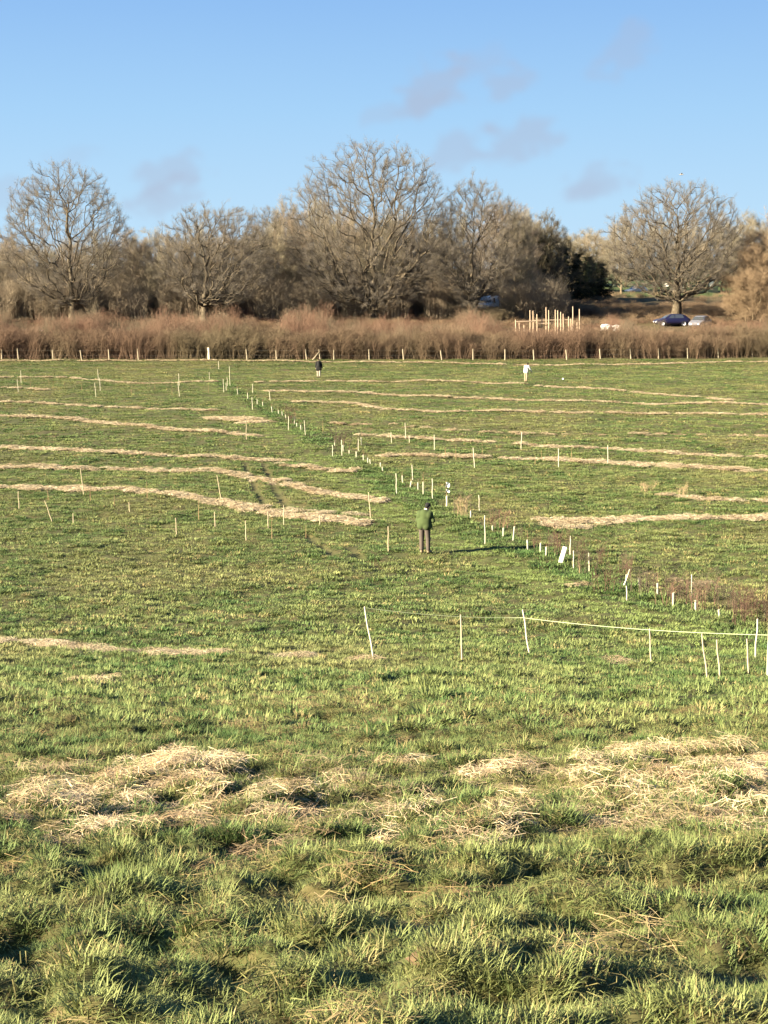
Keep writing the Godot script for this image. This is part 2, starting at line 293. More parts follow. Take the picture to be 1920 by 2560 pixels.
func many(called: String, mesh: Mesh, xf: Array, cols: PackedColorArray, parent: Node) -> MultiMeshInstance3D:
	var mm := MultiMesh.new()
	mm.transform_format = MultiMesh.TRANSFORM_3D
	mm.use_colors = true
	mm.mesh = mesh
	mm.instance_count = xf.size()
	for k in xf.size():
		mm.set_instance_transform(k, xf[k])
		mm.set_instance_color(k, cols[k])
	var o := MultiMeshInstance3D.new()
	o.name = numbered(called) if parent == self else called
	o.multimesh = mm
	parent.add_child(o, true)
	o.set_meta("kind", "stuff")
	return o

func mat(rough := 0.9, back := 0.0, tint := Color(1, 1, 1)) -> StandardMaterial3D:
	var m := StandardMaterial3D.new()
	m.vertex_color_use_as_albedo = true
	m.roughness = rough
	m.metallic_specular = 0.3
	m.albedo_color = tint
	if back > 0.0:
		m.backlight_enabled = true
		m.backlight = Color(back, back, back)
	return m

func drop_at(d: float) -> float:
	var f := clampf((d + 80.0) * 5.0, 0.0, drop_table.size() - 2.0)
	var k := int(f)
	return lerpf(drop_table[k], drop_table[k + 1], f - k)

func bumps(x: float, z: float) -> float:
	var d := -z
	var a := clampf(1.0 - (d - 80.0) / 80.0, 0.3, 1.0)
	var h := bump_fine.get_noise_2d(x, z) * (0.08 if d < 36.0 else 0.06) * a + bump_broad.get_noise_2d(x, z) * 0.11
	if d < 60.0: h += bump_small.get_noise_2d(x, z) * (0.125 if d < 30.0 else 0.06) * clampf((60.0 - d) / 20.0, 0.0, 1.0)
	return h - rut(x, z) * 0.11

func rut(x: float, z: float) -> float:
	if z > -44.0 or z < -84.0 or x < -9.0 or x > 2.0: return 0.0
	var best := 9.0
	for q in RUTS:
		for k in range(0, q.size() - 2, 2):
			best = minf(best, to_segment(Vector2(x, z), Vector2(q[k], q[k + 1]), Vector2(q[k + 2], q[k + 3])))
	return clampf(1.35 - best / 0.24, 0.0, 1.0)

func ground_y(x: float, z: float) -> float:
	return 1.55 - drop_at(-z) + bumps(x, z)

func mask_cell(x: float, z: float) -> int:
	var a := int((x + 60.0) * 2.0)
	var b := int(-z * 2.0)
	if a < 0 or a >= 240 or b < 0 or b >= 340: return -1
	return b * 240 + a

func to_segment(p: Vector2, a: Vector2, b: Vector2) -> float:
	var t := clampf((p - a).dot(b - a) / maxf((b - a).length_squared(), 1e-6), 0.0, 1.0)
	return p.distance_to(a + (b - a) * t)

func rnd(r: RandomNumberGenerator, a: float, b: float) -> float:
	return r.randf_range(a, b)

func seeded(s: int) -> RandomNumberGenerator:
	var r := RandomNumberGenerator.new()
	r.seed = s
	return r

# ---------------------------------------------------------------- sky
func make_sky() -> Sky:
	var w := 2048
	var h := 1024
	var im := Image.create(w, h, false, Image.FORMAT_RGBAF)
	var stops := [[-90.0, Color(0.50, 0.74, 0.96)], [0.0, Color(0.56, 0.78, 0.97)], [2.5, Color(0.50, 0.745, 0.965)], [6.0, Color(0.39, 0.655, 0.95)], [10.5, Color(0.268, 0.505, 0.89)], [20.0, Color(0.20, 0.415, 0.80)], [45.0, Color(0.14, 0.33, 0.70)], [90.0, Color(0.10, 0.26, 0.60)]]
	for y in h:
		var el := 90.0 - (y + 0.5) / h * 180.0
		var col: Color = stops[0][1]
		for k in stops.size() - 1:
			if el >= stops[k][0] and el <= stops[k + 1][0]:
				col = stops[k][1].lerp(stops[k + 1][1], (el - stops[k][0]) / (stops[k + 1][0] - stops[k][0]))
		col = Color(col.r / EXPOSURE, col.g / EXPOSURE, col.b / EXPOSURE)
		im.fill_rect(Rect2i(0, y, w, 1), col)
	var wisps := FastNoiseLite.new()
	wisps.seed = 4
	wisps.frequency = 0.55
	wisps.fractal_octaves = 4
	var all := CLOUDS.duplicate()
	var r := seeded(77)
	for k in 150:   # the same small clouds go on all round the horizon
		var az := rnd(r, 20.0, 340.0)
		all.append([az if az < 180.0 else az - 360.0, rnd(r, 3.0, 16.0), rnd(r, 0.5, 1.1), rnd(r, 0.25, 0.6), rnd(r, 0.3, 0.8)])
	for q in all:
		var cx: float = q[0] / 360.0 * w   # -z is at the seam of the picture
		var cy: float = (90.0 - q[1]) / 180.0 * h
		var rx: float = q[2] / 360.0 * w * 1.7
		var ry: float = q[3] / 180.0 * h * 1.7
		for y in range(int(cy - ry), int(cy + ry) + 2):
			for x in range(int(cx - rx), int(cx + rx) + 2):
				var du := (x - cx) / rx
				var dv := (y - cy) / ry
				dv += du * 0.45
				var nz := wisps.get_noise_2d(x * 0.25, y * 0.4)
				var a := clampf((1.0 - sqrt(du * du + dv * dv) + nz * 0.7) * 1.9, 0.0, 1.0)
				a = a * a * (3.0 - 2.0 * a) * float(q[4]) * 0.55
				if a <= 0.0: continue
				var xx := posmod(x, w)
				var cur := im.get_pixel(xx, y)
				im.set_pixel(xx, y, cur.lerp(Color(0.445 / EXPOSURE, 0.505 / EXPOSURE, 0.65 / EXPOSURE), a))
	var sm := PanoramaSkyMaterial.new()
	sm.panorama = ImageTexture.create_from_image(im)
	sm.energy_multiplier = 1.0
	var sky := Sky.new()
	sky.sky_material = sm
	return sky

# ---------------------------------------------------------------- ground
func make_masks() -> void:
	straw_mask.resize(240 * 340)
	strip_mask.resize(240 * 340)
	strip_mask.fill(9.0)
	for row in STRAW_ROWS:
		for k in range(2, row.size() - 2, 2):
			var a := Vector2(row[k], row[k + 1])
			var b := Vector2(row[k + 2], row[k + 3])
			var steps := int(a.distance_to(b) * 3.0) + 1
			for s in steps + 1:
				var p := a.lerp(b, float(s) / steps)
				var m := mask_cell(p.x, p.y)
				if m >= 0: straw_mask[m] = maxf(straw_mask[m], row[1])
	for b in range(60, 340):
		for a in 240:
			var p := Vector2(a * 0.5 - 59.75, -b * 0.5 - 0.25)
			var best := 9.0
			for k in STRIP.size() - 1:
				var s0 := Vector2(STRIP[k][0], STRIP[k][1])
				var s1 := Vector2(STRIP[k + 1][0], STRIP[k + 1][1])
				if p.x < minf(s0.x, s1.x) - 5.0 or p.x > maxf(s0.x, s1.x) + 5.0 or p.y < minf(s0.y, s1.y) - 5.0 or p.y > maxf(s0.y, s1.y) + 5.0: continue
				var dd := to_segment(p, s0, s1)
				if dd < absf(best):
					var side := signf((s1 - s0).cross(p - s0))
					best = dd * (side if side != 0.0 else 1.0)
			strip_mask[b * 240 + a] = best

func grass_color(x: float, z: float, r: RandomNumberGenerator) -> Color:
	var p := patch.get_noise_2d(x * 0.35, z * 0.35) * 0.5 + patch.get_noise_2d(x * 1.9, z * 1.9) * 0.5
	var f := clampf(0.5 + p * 1.1 + rnd(r, -0.28, 0.28), 0.0, 1.0)
	var col := Color(0.056, 0.102, 0.028).lerp(Color(0.168, 0.186, 0.064), f)
	var worn := bump_broad.get_noise_2d(x * 0.45 + 70.0, z * 0.3)
	if worn > 0.12 and z < -30.0: col = col.lerp(Color(0.20, 0.185, 0.075), minf((worn - 0.12) * 1.6, 0.4))
	if r.randf() < 0.07: col = col.lerp(Color(0.30, 0.23, 0.105), rnd(r, 0.3, 0.9))
	var m := mask_cell(x, z)
	if m >= 0 and z < -30.0:
		var s := strip_mask[m]
		if absf(s) < 0.8: col = col.lerp(Color(0.052, 0.105, 0.028), 0.55)
		elif s > 0.0 and s < 2.6: col = col.lerp(Color(0.150, 0.195, 0.058), 0.8)
	return col

func make_ground() -> void:
	var ds := []
	var d := -75.0
	while d < 3.0:
		ds.append(d); d += 3.0 if d < -6.0 else 0.8
	d = 3.0
	while d < 168.0:
		ds.append(d); d += maxf(0.045, d * 0.0095)
	while d < 895.0:
		ds.append(d); d *= 1.03
	var inner := 210
	var outer := [6.0, 16.0, 40.0, 90.0, 180.0, 400.0]
	var us := []
	for k in outer.size(): us.append([-1.0, -float(outer[outer.size() - 1 - k])])
	for k in inner + 1: us.append([-1.0 + 2.0 * k / inner, 0.0])
	for k in outer.size(): us.append([1.0, float(outer[k])])
	var v := PackedVector3Array()
	var c := PackedColorArray()
	var idx := PackedInt32Array()
	var r := seeded(5)
	for dd in ds:
		var hw := 0.275 * maxf(dd, 0.0) + 3.5
		for u in us:
			var x: float = u[0] * hw + u[1]
			var z: float = -dd
			v.append(Vector3(x, ground_y(x, z), z))
			var t := clampf(0.5 + bump_fine.get_noise_2d(x * 1.7 + 40.0, z * 1.7) * 0.9, 0.0, 1.0)
			var col := Color(0.085, 0.058, 0.030).lerp(Color(0.085, 0.085, 0.032), t)
			if dd < 166.0: col = col.lerp(grass_color(x, z, r), 0.3)
			if dd >= 166.0: col = Color(0.13, 0.09, 0.045).lerp(Color(0.10, 0.085, 0.04), t)
			if dd > 252.0 and x > 40.0: col = Color(0.07, 0.10, 0.03)
			c.append(col)
	var m := us.size()
	for a in ds.size() - 1:
		for b in m - 1:
			var q := a * m + b
			idx.append_array([q, q + m, q + m + 1, q, q + m + 1, q + 1])
	var arr := []
	arr.resize(Mesh.ARRAY_MAX)
	arr[Mesh.ARRAY_VERTEX] = v
	arr[Mesh.ARRAY_COLOR] = c
	arr[Mesh.ARRAY_INDEX] = idx
	var nor := PackedVector3Array()
	nor.resize(v.size())
	for a in ds.size():
		for b in m:
			var q := a * m + b
			var dx := v[a * m + mini(b + 1, m - 1)] - v[a * m + maxi(b - 1, 0)]
			var dz := v[maxi(a - 1, 0) * m + b] - v[mini(a + 1, ds.size() - 1) * m + b]
			nor[q] = dz.cross(dx).normalized()
	arr[Mesh.ARRAY_NORMAL] = nor
	var me := ArrayMesh.new()
	me.add_surface_from_arrays(Mesh.PRIMITIVE_TRIANGLES, arr)
	var gm := mat(1.0)
	var nt := NoiseTexture2D.new()
	var fn := FastNoiseLite.new()
	fn.seed = 9
	fn.frequency = 0.03
	fn.fractal_octaves = 5
	nt.noise = fn
	nt.width = 512
	nt.height = 512
	nt.seamless = true
	var ramp := Gradient.new()
	ramp.set_color(0, Color(0.62, 0.60, 0.55))
	ramp.set_color(1, Color(1.0, 1.0, 1.0))
	nt.color_ramp = ramp
	gm.albedo_texture = nt
	gm.uv1_triplanar = true
	gm.uv1_world_triplanar = true
	gm.uv1_scale = Vector3(0.7, 0.7, 0.7)
	me.surface_set_material(0, gm)
	var o := MeshInstance3D.new()
	o.name = "field"
	o.mesh = me
	add_child(o)
	tag(o, "green sloping grass field running down to hedge", "field", "", "structure")

# ---------------------------------------------------------------- grass and straw
func tuft_mesh(sd: int, blades: int, radius: float, l0: float, l1: float, w: float, segs: int, m: Material) -> ArrayMesh:
	var r := seeded(sd)
	var g := Geo.new()
	for k in blades:
		var a := rnd(r, 0, TAU)
		var q := radius * sqrt(r.randf())
		var base := Vector3(cos(a) * q, -0.02, sin(a) * q)
		var a2 := a + rnd(r, -1.3, 1.3)
		var out := Vector3(cos(a2), 0, sin(a2))
		var l := rnd(r, l0, l1)
		var lean := rnd(r, 0.05, 0.8)
		var bend := rnd(r, 0.1, 1.6)
		var p := PackedVector3Array([base])
		var pos := base
		for s in segs:
			var ang := lean + bend * (s + 0.5) / segs
			pos += (Vector3.UP * cos(ang) + out * sin(ang)) * (l / segs)
			p.append(pos)
		var tw := a2 + PI * 0.5 + rnd(r, -0.5, 0.5)
		var side := Vector3(cos(tw), 0, sin(tw))
		var t := rnd(r, 0.65, 1.25)
		var col := Color(t, t, t)
		if r.randf() < 0.12: col = Color(2.6 * t, 1.9 * t, 2.2 * t)
		g.blade(p, side, w * rnd(r, 0.7, 1.2), col)
	return g.commit(m)

func straw_mesh(sd: int, stems: int, radius: float, high: float, w: float, m: Material, l0 := 0.10, l1 := 0.34) -> ArrayMesh:
	var r := seeded(sd)
	var g := Geo.new()
	for k in stems:
		var a := rnd(r, 0, TAU)
		var q := radius * sqrt(r.randf())
		var mid := Vector3(cos(a) * q, high * r.randf() * (1.0 - 0.7 * q / radius), sin(a) * q)
		var b := rnd(r, 0, TAU)
		var dir := Vector3(cos(b), rnd(r, -0.22, 0.34), sin(b)).normalized()
		var l := rnd(r, l0, l1)
		var side := dir.cross(Vector3(rnd(r, -0.6, 0.6), 1, rnd(r, -0.6, 0.6))).normalized()
		var sag := Vector3(rnd(r, -0.03, 0.03), rnd(r, 0.0, 0.03), rnd(r, -0.03, 0.03))
		var t := rnd(r, 0.55, 1.15)
		g.blade(PackedVector3Array([mid - dir * l * 0.5, mid + sag, mid + dir * l * 0.5]), side, w * rnd(r, 0.6, 1.2), Color(t, t * rnd(r, 0.92, 1.0), t * rnd(r, 0.8, 1.0)))
	return g.commit(m)

func make_grass() -> void:
	var gm := mat(0.65, 0.5)
	# nearest first: fine blades, then coarser tussocks as the field recedes
	var zones := [
		[3.6, 9.0, 640.0, 0.5, 1.0, [tuft_mesh(1, 30, 0.050, 0.025, 0.070, 0.0020, 3, gm), tuft_mesh(2, 38, 0.055, 0.02, 0.06, 0.0021, 3, gm), tuft_mesh(3, 32, 0.05, 0.035, 0.095, 0.0020, 3, gm)]],
		[9.0, 17.0, 290.0, 0.6, 1.1, [tuft_mesh(4, 28, 0.070, 0.03, 0.075, 0.0025, 3, gm), tuft_mesh(5, 34, 0.075, 0.025, 0.065, 0.0026, 3, gm), tuft_mesh(6, 30, 0.06, 0.035, 0.09, 0.0025, 3, gm)]],
		[17.0, 36.0, 95.0, 0.65, 1.25, [tuft_mesh(7, 28, 0.10, 0.035, 0.085, 0.0050, 2, gm), tuft_mesh(8, 30, 0.11, 0.03, 0.075, 0.0054, 2, gm)]],
		[36.0, 80.0, 34.0, 0.55, 1.45, [tuft_mesh(9, 36, 0.15, 0.04, 0.095, 0.009, 2, gm), tuft_mesh(10, 36, 0.17, 0.035, 0.085, 0.010, 2, gm)]],
		[80.0, 161.5, 11.0, 0.6, 1.4, [tuft_mesh(11, 40, 0.25, 0.04, 0.09, 0.018, 2, gm), tuft_mesh(12, 40, 0.26, 0.035, 0.08, 0.018, 2, gm)]]]
	var holder := Node3D.new()
	holder.name = "grass"
	add_child(holder)
	tag(holder, "short tussocky green grass covering the whole field", "grass", "", "stuff")
	var r := seeded(21)
	for zi in zones.size():
		var zn: Array = zones[zi]
		var lists := []
		var cols := []
		for k in zn[5].size():
			lists.append([]); cols.append(PackedColorArray())
		var d: float = zn[0]
		while d < zn[1]:
			var step := minf(0.5 if d < 36.0 else 1.0, zn[1] - d)
			var hw: float = 0.262 * d + 1.6
			var count := int(zn[2] * hw * 2.0 * step)
			for k in count:
				var x := rnd(r, -hw, hw)
				var z := -(d + r.randf() * step)
				var hn := bump_fine.get_noise_2d(x, z)
				var tn := patch.get_noise_2d(x * 2.3 + 90.0, z * 2.3)
				var bare := d < 36.0 and hn * 0.6 + bump_small.get_noise_2d(x, z) * 0.7 + tn * 0.5 < -0.34
				var sc := rnd(r, zn[3], zn[4]) * (0.9 + clampf(tn + hn * 0.5 + bump_small.get_noise_2d(x, z) * 1.2, -0.55, 0.9) * (1.0 if d < 36.0 else 0.6))
				if bare: sc *= 0.8
				if d < 36.0: sc = maxf(sc, 0.6)
				if rut(x, z) > 0.2: continue
				var m := mask_cell(x, z)
				if m >= 0:
					if straw_mask[m] > 0.0: sc *= 1.0 - 0.8 * straw_mask[m]
					if d > 30.0 and absf(strip_mask[m]) < 0.8: sc *= 1.35
					elif d > 30.0 and strip_mask[m] > 0.0 and strip_mask[m] < 2.6: sc *= 0.75
				var which := r.randi() % lists.size()
				var b := Basis(Vector3.UP, rnd(r, 0, TAU)).scaled(Vector3(maxf(sc, 0.95), sc * rnd(r, 0.75, 1.25), maxf(sc, 0.95)))
				lists[which].append(Transform3D(b, Vector3(x, ground_y(x, z), z)))
				cols[which].append(grass_color(x, z, r) if not bare else grass_color(x, z, r).lerp(Color(0.16, 0.10, 0.05), rnd(r, 0.2, 0.9)))
			d += step
		for k in lists.size():
			many("blades", zn[5][k], lists[k], cols[k], holder)
	# coarser tussocks standing out of the turf down in the field
	var clump := tuft_mesh(33, 70, 0.14, 0.06, 0.17, 0.008, 2, gm)
	var bx := []
	var bc := PackedColorArray()
	for k in 6500:
		var d := sqrt(rnd(r, 34.0 * 34.0, 92.0 * 92.0))
		var x := rnd(r, -1.0, 1.0) * (0.262 * d + 1.6)
		if patch.get_noise_2d(x * 0.5, d * 0.5) < -0.15 or rut(x, -d) > 0.0: continue
		var m := mask_cell(x, -d)
		if m >= 0 and straw_mask[m] > 0.3: continue
		var sc := rnd(r, 0.5, 1.15)
		bx.append(Transform3D(Basis(Vector3.UP, rnd(r, 0, TAU)).scaled(Vector3(sc * 1.2, sc, sc * 1.2)), Vector3(x, ground_y(x, -d), -d)))
		bc.append(grass_color(x, -d, r))
	many("tussocks", clump, bx, bc, holder)
	# dead thatch lying between the near blades
	var thatch := [straw_mesh(34, 46, 0.10, 0.035, 0.0020, mat(0.9, 0.1), 0.04, 0.15), straw_mesh(35, 46, 0.11, 0.03, 0.0020, mat(0.9, 0.1), 0.04, 0.13)]
	var tx := [[], []]
	var tc := [PackedColorArray(), PackedColorArray()]
	for k in 7000:
		var d := sqrt(rnd(r, 12.0, 480.0))
		var x := rnd(r, -1.0, 1.0) * (0.262 * d + 1.4)
		var w := r.randi() % 2
		var sc := rnd(r, 0.6, 1.3)
		tx[w].append(Transform3D(Basis(Vector3.UP, rnd(r, 0, TAU)).scaled(Vector3(sc, sc, sc)), Vector3(x, ground_y(x, -d) + 0.004, -d)))
		tc[w].append(Color(0.15, 0.10, 0.05).lerp(Color(0.24, 0.19, 0.09), r.randf()).lerp(Color(0.09, 0.125, 0.035), rnd(r, 0.2, 0.9)))
	for w in 2: many("thatch", thatch[w], tx[w], tc[w], holder)
	# a few long pale-green clumps standing up in the near grass
	var tall := tuft_mesh(31, 46, 0.07, 0.08, 0.18, 0.0024, 4, gm)
	var xf := []
	var cc := PackedColorArray()
	for q in [[-0.24, -4.75, 1.0], [-0.16, -4.7, 1.05], [-0.32, -4.72, 0.9], [-0.2, -4.85, 0.8], [0.42, -4.9, 1.0], [0.36, -4.85, 0.9], [-0.95, -6.0, 0.8], [0.55, -5.0, 0.75], [0.95, -5.3, 0.8], [-0.2, -6.6, 0.6], [0.9, -6.3, 0.7], [-1.15, -6.1, 0.55], [0.3, -7.0, 0.6], [1.3, -5.2, 0.7], [-0.55, -7.3, 0.55]]:
		for k in 3:
			var x: float = q[0] + rnd(r, -0.07, 0.07)
			var z: float = q[1] + rnd(r, -0.07, 0.07)
			xf.append(Transform3D(Basis(Vector3.UP, rnd(r, 0, TAU)).scaled(Vector3.ONE * q[2] * rnd(r, 0.6, 0.9)), Vector3(x, ground_y(x, z), z)))
			cc.append(Color(0.11, 0.150, 0.042).lerp(Color(0.17, 0.19, 0.065), r.randf()))
	many("long_blades", tall, xf, cc, holder)

func make_straw() -> void:
	var sm := mat(0.7, 0.25)
	var far_clump := [straw_mesh(41, 110, 0.30, 0.16, 0.008, sm), straw_mesh(42, 110, 0.32, 0.13, 0.008, sm)]
	var mid_clump := [straw_mesh(43, 110, 0.26, 0.12, 0.0045, sm), straw_mesh(44, 110, 0.28, 0.10, 0.0045, sm)]
	var near_clump := [straw_mesh(45, 60, 0.14, 0.06, 0.0022, sm, 0.08, 0.26), straw_mesh(46, 60, 0.16, 0.05, 0.0022, sm, 0.06, 0.22)]
	var r := seeded(51)
	var words := ["pale straw line along the foot of the hedge fence", "long thin straw row with stakes standing in it below the hedge", "short straw row beyond a pair of stakes", "thin straw row ending in a wide straw patch", "wide flat straw patch beside green planted strip",
		"straw row running below the wide straw patch", "thin pale straw row running to the green strip", "short broken straw patch beside the green strip", "straw row that bends down towards green strip", "broad curving straw row behind two leaning tall stakes", "faint thin straw row forking off the broad curving row",
		"thin straw row below the two walkers", "pale straw row second below the two walkers", "straw row starting at the strip, third below walkers", "faint reddish broken straw row", "pale straw row with one tall stake behind it", "thick straw row with a dark hole at its end", "short thin straw row beside a dry weed clump", "broad bright straw row ending at brown saplings", "scattered straw below the broad bright row",
		"ragged straw row in front of the long lumpy grass", "small straw heap in line with ragged straw row", "few straw wisps at the foot of leaning line post", "scattered straw among the saplings", "reddish dead straw behind the brown saplings", "sparse dead straw between the line posts"]
	for k in STRAW_ROWS.size():
		var row: Array = STRAW_ROWS[k]
		var xf := [[], []]
		var cols := [PackedColorArray(), PackedColorArray()]
		var near := false
		for j in range(2, row.size() - 2, 2):
			var a := Vector2(row[j], row[j + 1])
			var b := Vector2(row[j + 2], row[j + 3])
			near = a.y > -45.0
			var side := (b - a).normalized().orthogonal()
			var len := a.distance_to(b)
			for q in int(len * row[0] * 20.0 * row[1]) + 1:
				var t := r.randf()
				var p := a.lerp(b, t) + side * (rnd(r, -0.5, 0.5) + rnd(r, -0.5, 0.5)) * float(row[0]) * (0.8 if a.y > -100.0 else 0.6) * (0.75 + 0.7 * bump_broad.get_noise_2d(a.x + t * len * 3.0, k * 37.0))
				var gap := bump_fine.get_noise_2d(p.x * 0.8, p.y * 0.8 + 300.0)
				if gap < -0.17 + (row[1] - 0.9) * -0.6 and r.randf() < 0.85: continue
				var sc := rnd(r, 0.7, 1.25)
				var w := r.randi() % 2
				xf[w].append(Transform3D(Basis(Vector3.UP, rnd(r, 0, TAU)).scaled(Vector3(sc, sc * rnd(r, 0.5, 1.1), sc)), Vector3(p.x, ground_y(p.x, p.y) + 0.04, p.y)))
				cols[w].append(Color(0.46, 0.375, 0.245).lerp(Color(0.32, 0.24, 0.15) if row[1] < 0.4 or r.randf() < 0.3 else Color(0.54, 0.46, 0.32), r.randf()))
		var o := Node3D.new()
		o.name = numbered("straw_row")
		add_child(o)
		tag(o, words[k], "straw", "", "stuff")
		for w in 2:
			if xf[w].size(): many("straw", (mid_clump if near else far_clump)[w], xf[w], cols[w], o)
	# the loose heaps on the near bank
	var heap_words := "loose dry straw heaps scattered across the near bank"
	var hx := [[], []]
	var hc := [PackedColorArray(), PackedColorArray()]
	for q in STRAW_BLOBS:
		var area: float = PI * q[2] * q[3]
		for j in int(area * 85.0 * q[4] * q[4]):
			var a := rnd(r, 0, TAU)
			var t := sqrt(r.randf())
			var x: float = q[0] + cos(a) * t * q[2] * 1.35
			var z: float = q[1] + sin(a) * t * q[3] * 1.2
			if patch.get_noise_2d(x * 3.0, z * 3.0) < -0.12 and r.randf() < 0.8: continue
			var up: float = maxf(0.0, 1.0 - t) * 0.05 * q[4] * r.randf()
			var w := r.randi() % 2
			var sc := rnd(r, 0.6, 1.2)
			var b := Basis(Vector3.UP, rnd(r, 0, TAU)) * Basis(Vector3.RIGHT, rnd(r, -0.25, 0.25))
			hx[w].append(Transform3D(b.scaled(Vector3(sc, sc, sc)), Vector3(x, ground_y(x, z) + 0.025 + up, z)))
			hc[w].append(Color(0.53, 0.41, 0.26).lerp(Color(0.30, 0.21, 0.125) if r.randf() < 0.3 else Color(0.62, 0.50, 0.33), r.randf()))
	# a loose scatter joins the heaps into one band across the bank
	for j in 420:
		var d := rnd(r, 8.2, 13.4)
		var x := rnd(r, -1.0, 1.0) * (0.262 * d + 1.0)
		if patch.get_noise_2d(x * 1.1 + 30.0, d * 0.8) < 0.0: continue
		var w := r.randi() % 2
		var sc := rnd(r, 0.5, 1.1)
		hx[w].append(Transform3D(Basis(Vector3.UP, rnd(r, 0, TAU)).scaled(Vector3(sc * 1.2, sc * 0.8, sc * 1.2)), Vector3(x, ground_y(x, -d) + 0.03, -d)))
		hc[w].append(Color(0.42, 0.33, 0.21).lerp(Color(0.25, 0.18, 0.10), r.randf()))
	# stray stems over the bank
	for j in 500:
		var d := sqrt(rnd(r, 16.0, 600.0))
		var x := rnd(r, -1.0, 1.0) * (0.262 * d + 1.0)
		if patch.get_noise_2d(x * 0.8, d * 0.8) < -0.1: continue
		var w := r.randi() % 2
		var sc := rnd(r, 0.5, 1.0)
		hx[w].append(Transform3D(Basis(Vector3.UP, rnd(r, 0, TAU)).scaled(Vector3(sc * 1.3, sc * 0.8, sc * 1.3)), Vector3(x, ground_y(x, -d) + 0.035, -d)))
		hc[w].append(Color(0.36, 0.28, 0.14).lerp(Color(0.22, 0.15, 0.075), r.randf()))
	var hp := Node3D.new()
	hp.name = "straw_heaps"
	add_child(hp)
	tag(hp, heap_words, "straw", "", "stuff")
	for w in 2: many("straw", near_clump[w], hx[w], hc[w], hp)
	# bare earth lumps between the tussocks
	var em := mat(1.0)
	for k in CLODS.size():
		var g := Geo.new()
		var rr := 0.030 + 0.010 * (k % 3)
		var rings := []
		for a in 11:
			var th := PI * a / 10.0
			var ring := []
			for b in 16:
				var ph := TAU * b / 16.0
				var dir := Vector3(sin(th) * cos(ph), cos(th), sin(th) * sin(ph))
				var rad := rr * (1.0 + 0.4 * bump_fine.get_noise_3d(dir.x * 2.6 + k * 5.0, dir.y * 2.6, dir.z * 2.6))
				ring.append(Vector3(dir.x * rad * 1.3, dir.y * rad * 0.75, dir.z * rad * 1.1))
			rings.append(ring)
		g.loft(rings, Color(0.085, 0.055, 0.034))
		var x: float = CLODS[k][0]
		var z: float = CLODS[k][1]
		single("earth_clod", g.commit(em), Vector3(x, ground_y(x, z) - 0.012, z), "small lump of reddish brown earth between near grass tussocks", "earth clod", "earth lumps on the near bank")

# ---------------------------------------------------------------- stakes
func post_mesh(r0: float, r1: float, col: Color, m: Material, sides := 6) -> ArrayMesh:
	var g := Geo.new()
	g.tube(PackedVector3Array([Vector3(0, -0.12, 0), Vector3(0.012, 0.35, 0.006), Vector3(-0.008, 0.7, -0.006), Vector3(0, 1, 0)]), PackedFloat32Array([r0, r0 * 0.97, r1 * 1.02, r1]), sides, col, true)
	return g.commit(m)

func leaning(lean: float, h: float, turn: float, back := 0.0) -> Basis:
	var up := Vector3(lean, h, back)
	var y := up
	var x := Vector3(cos(turn), 0, sin(turn))
	x = (x - y.normalized() * x.dot(y.normalized())).normalized()
	var zz := x.cross(y.normalized())
	return Basis(x, y, zz)

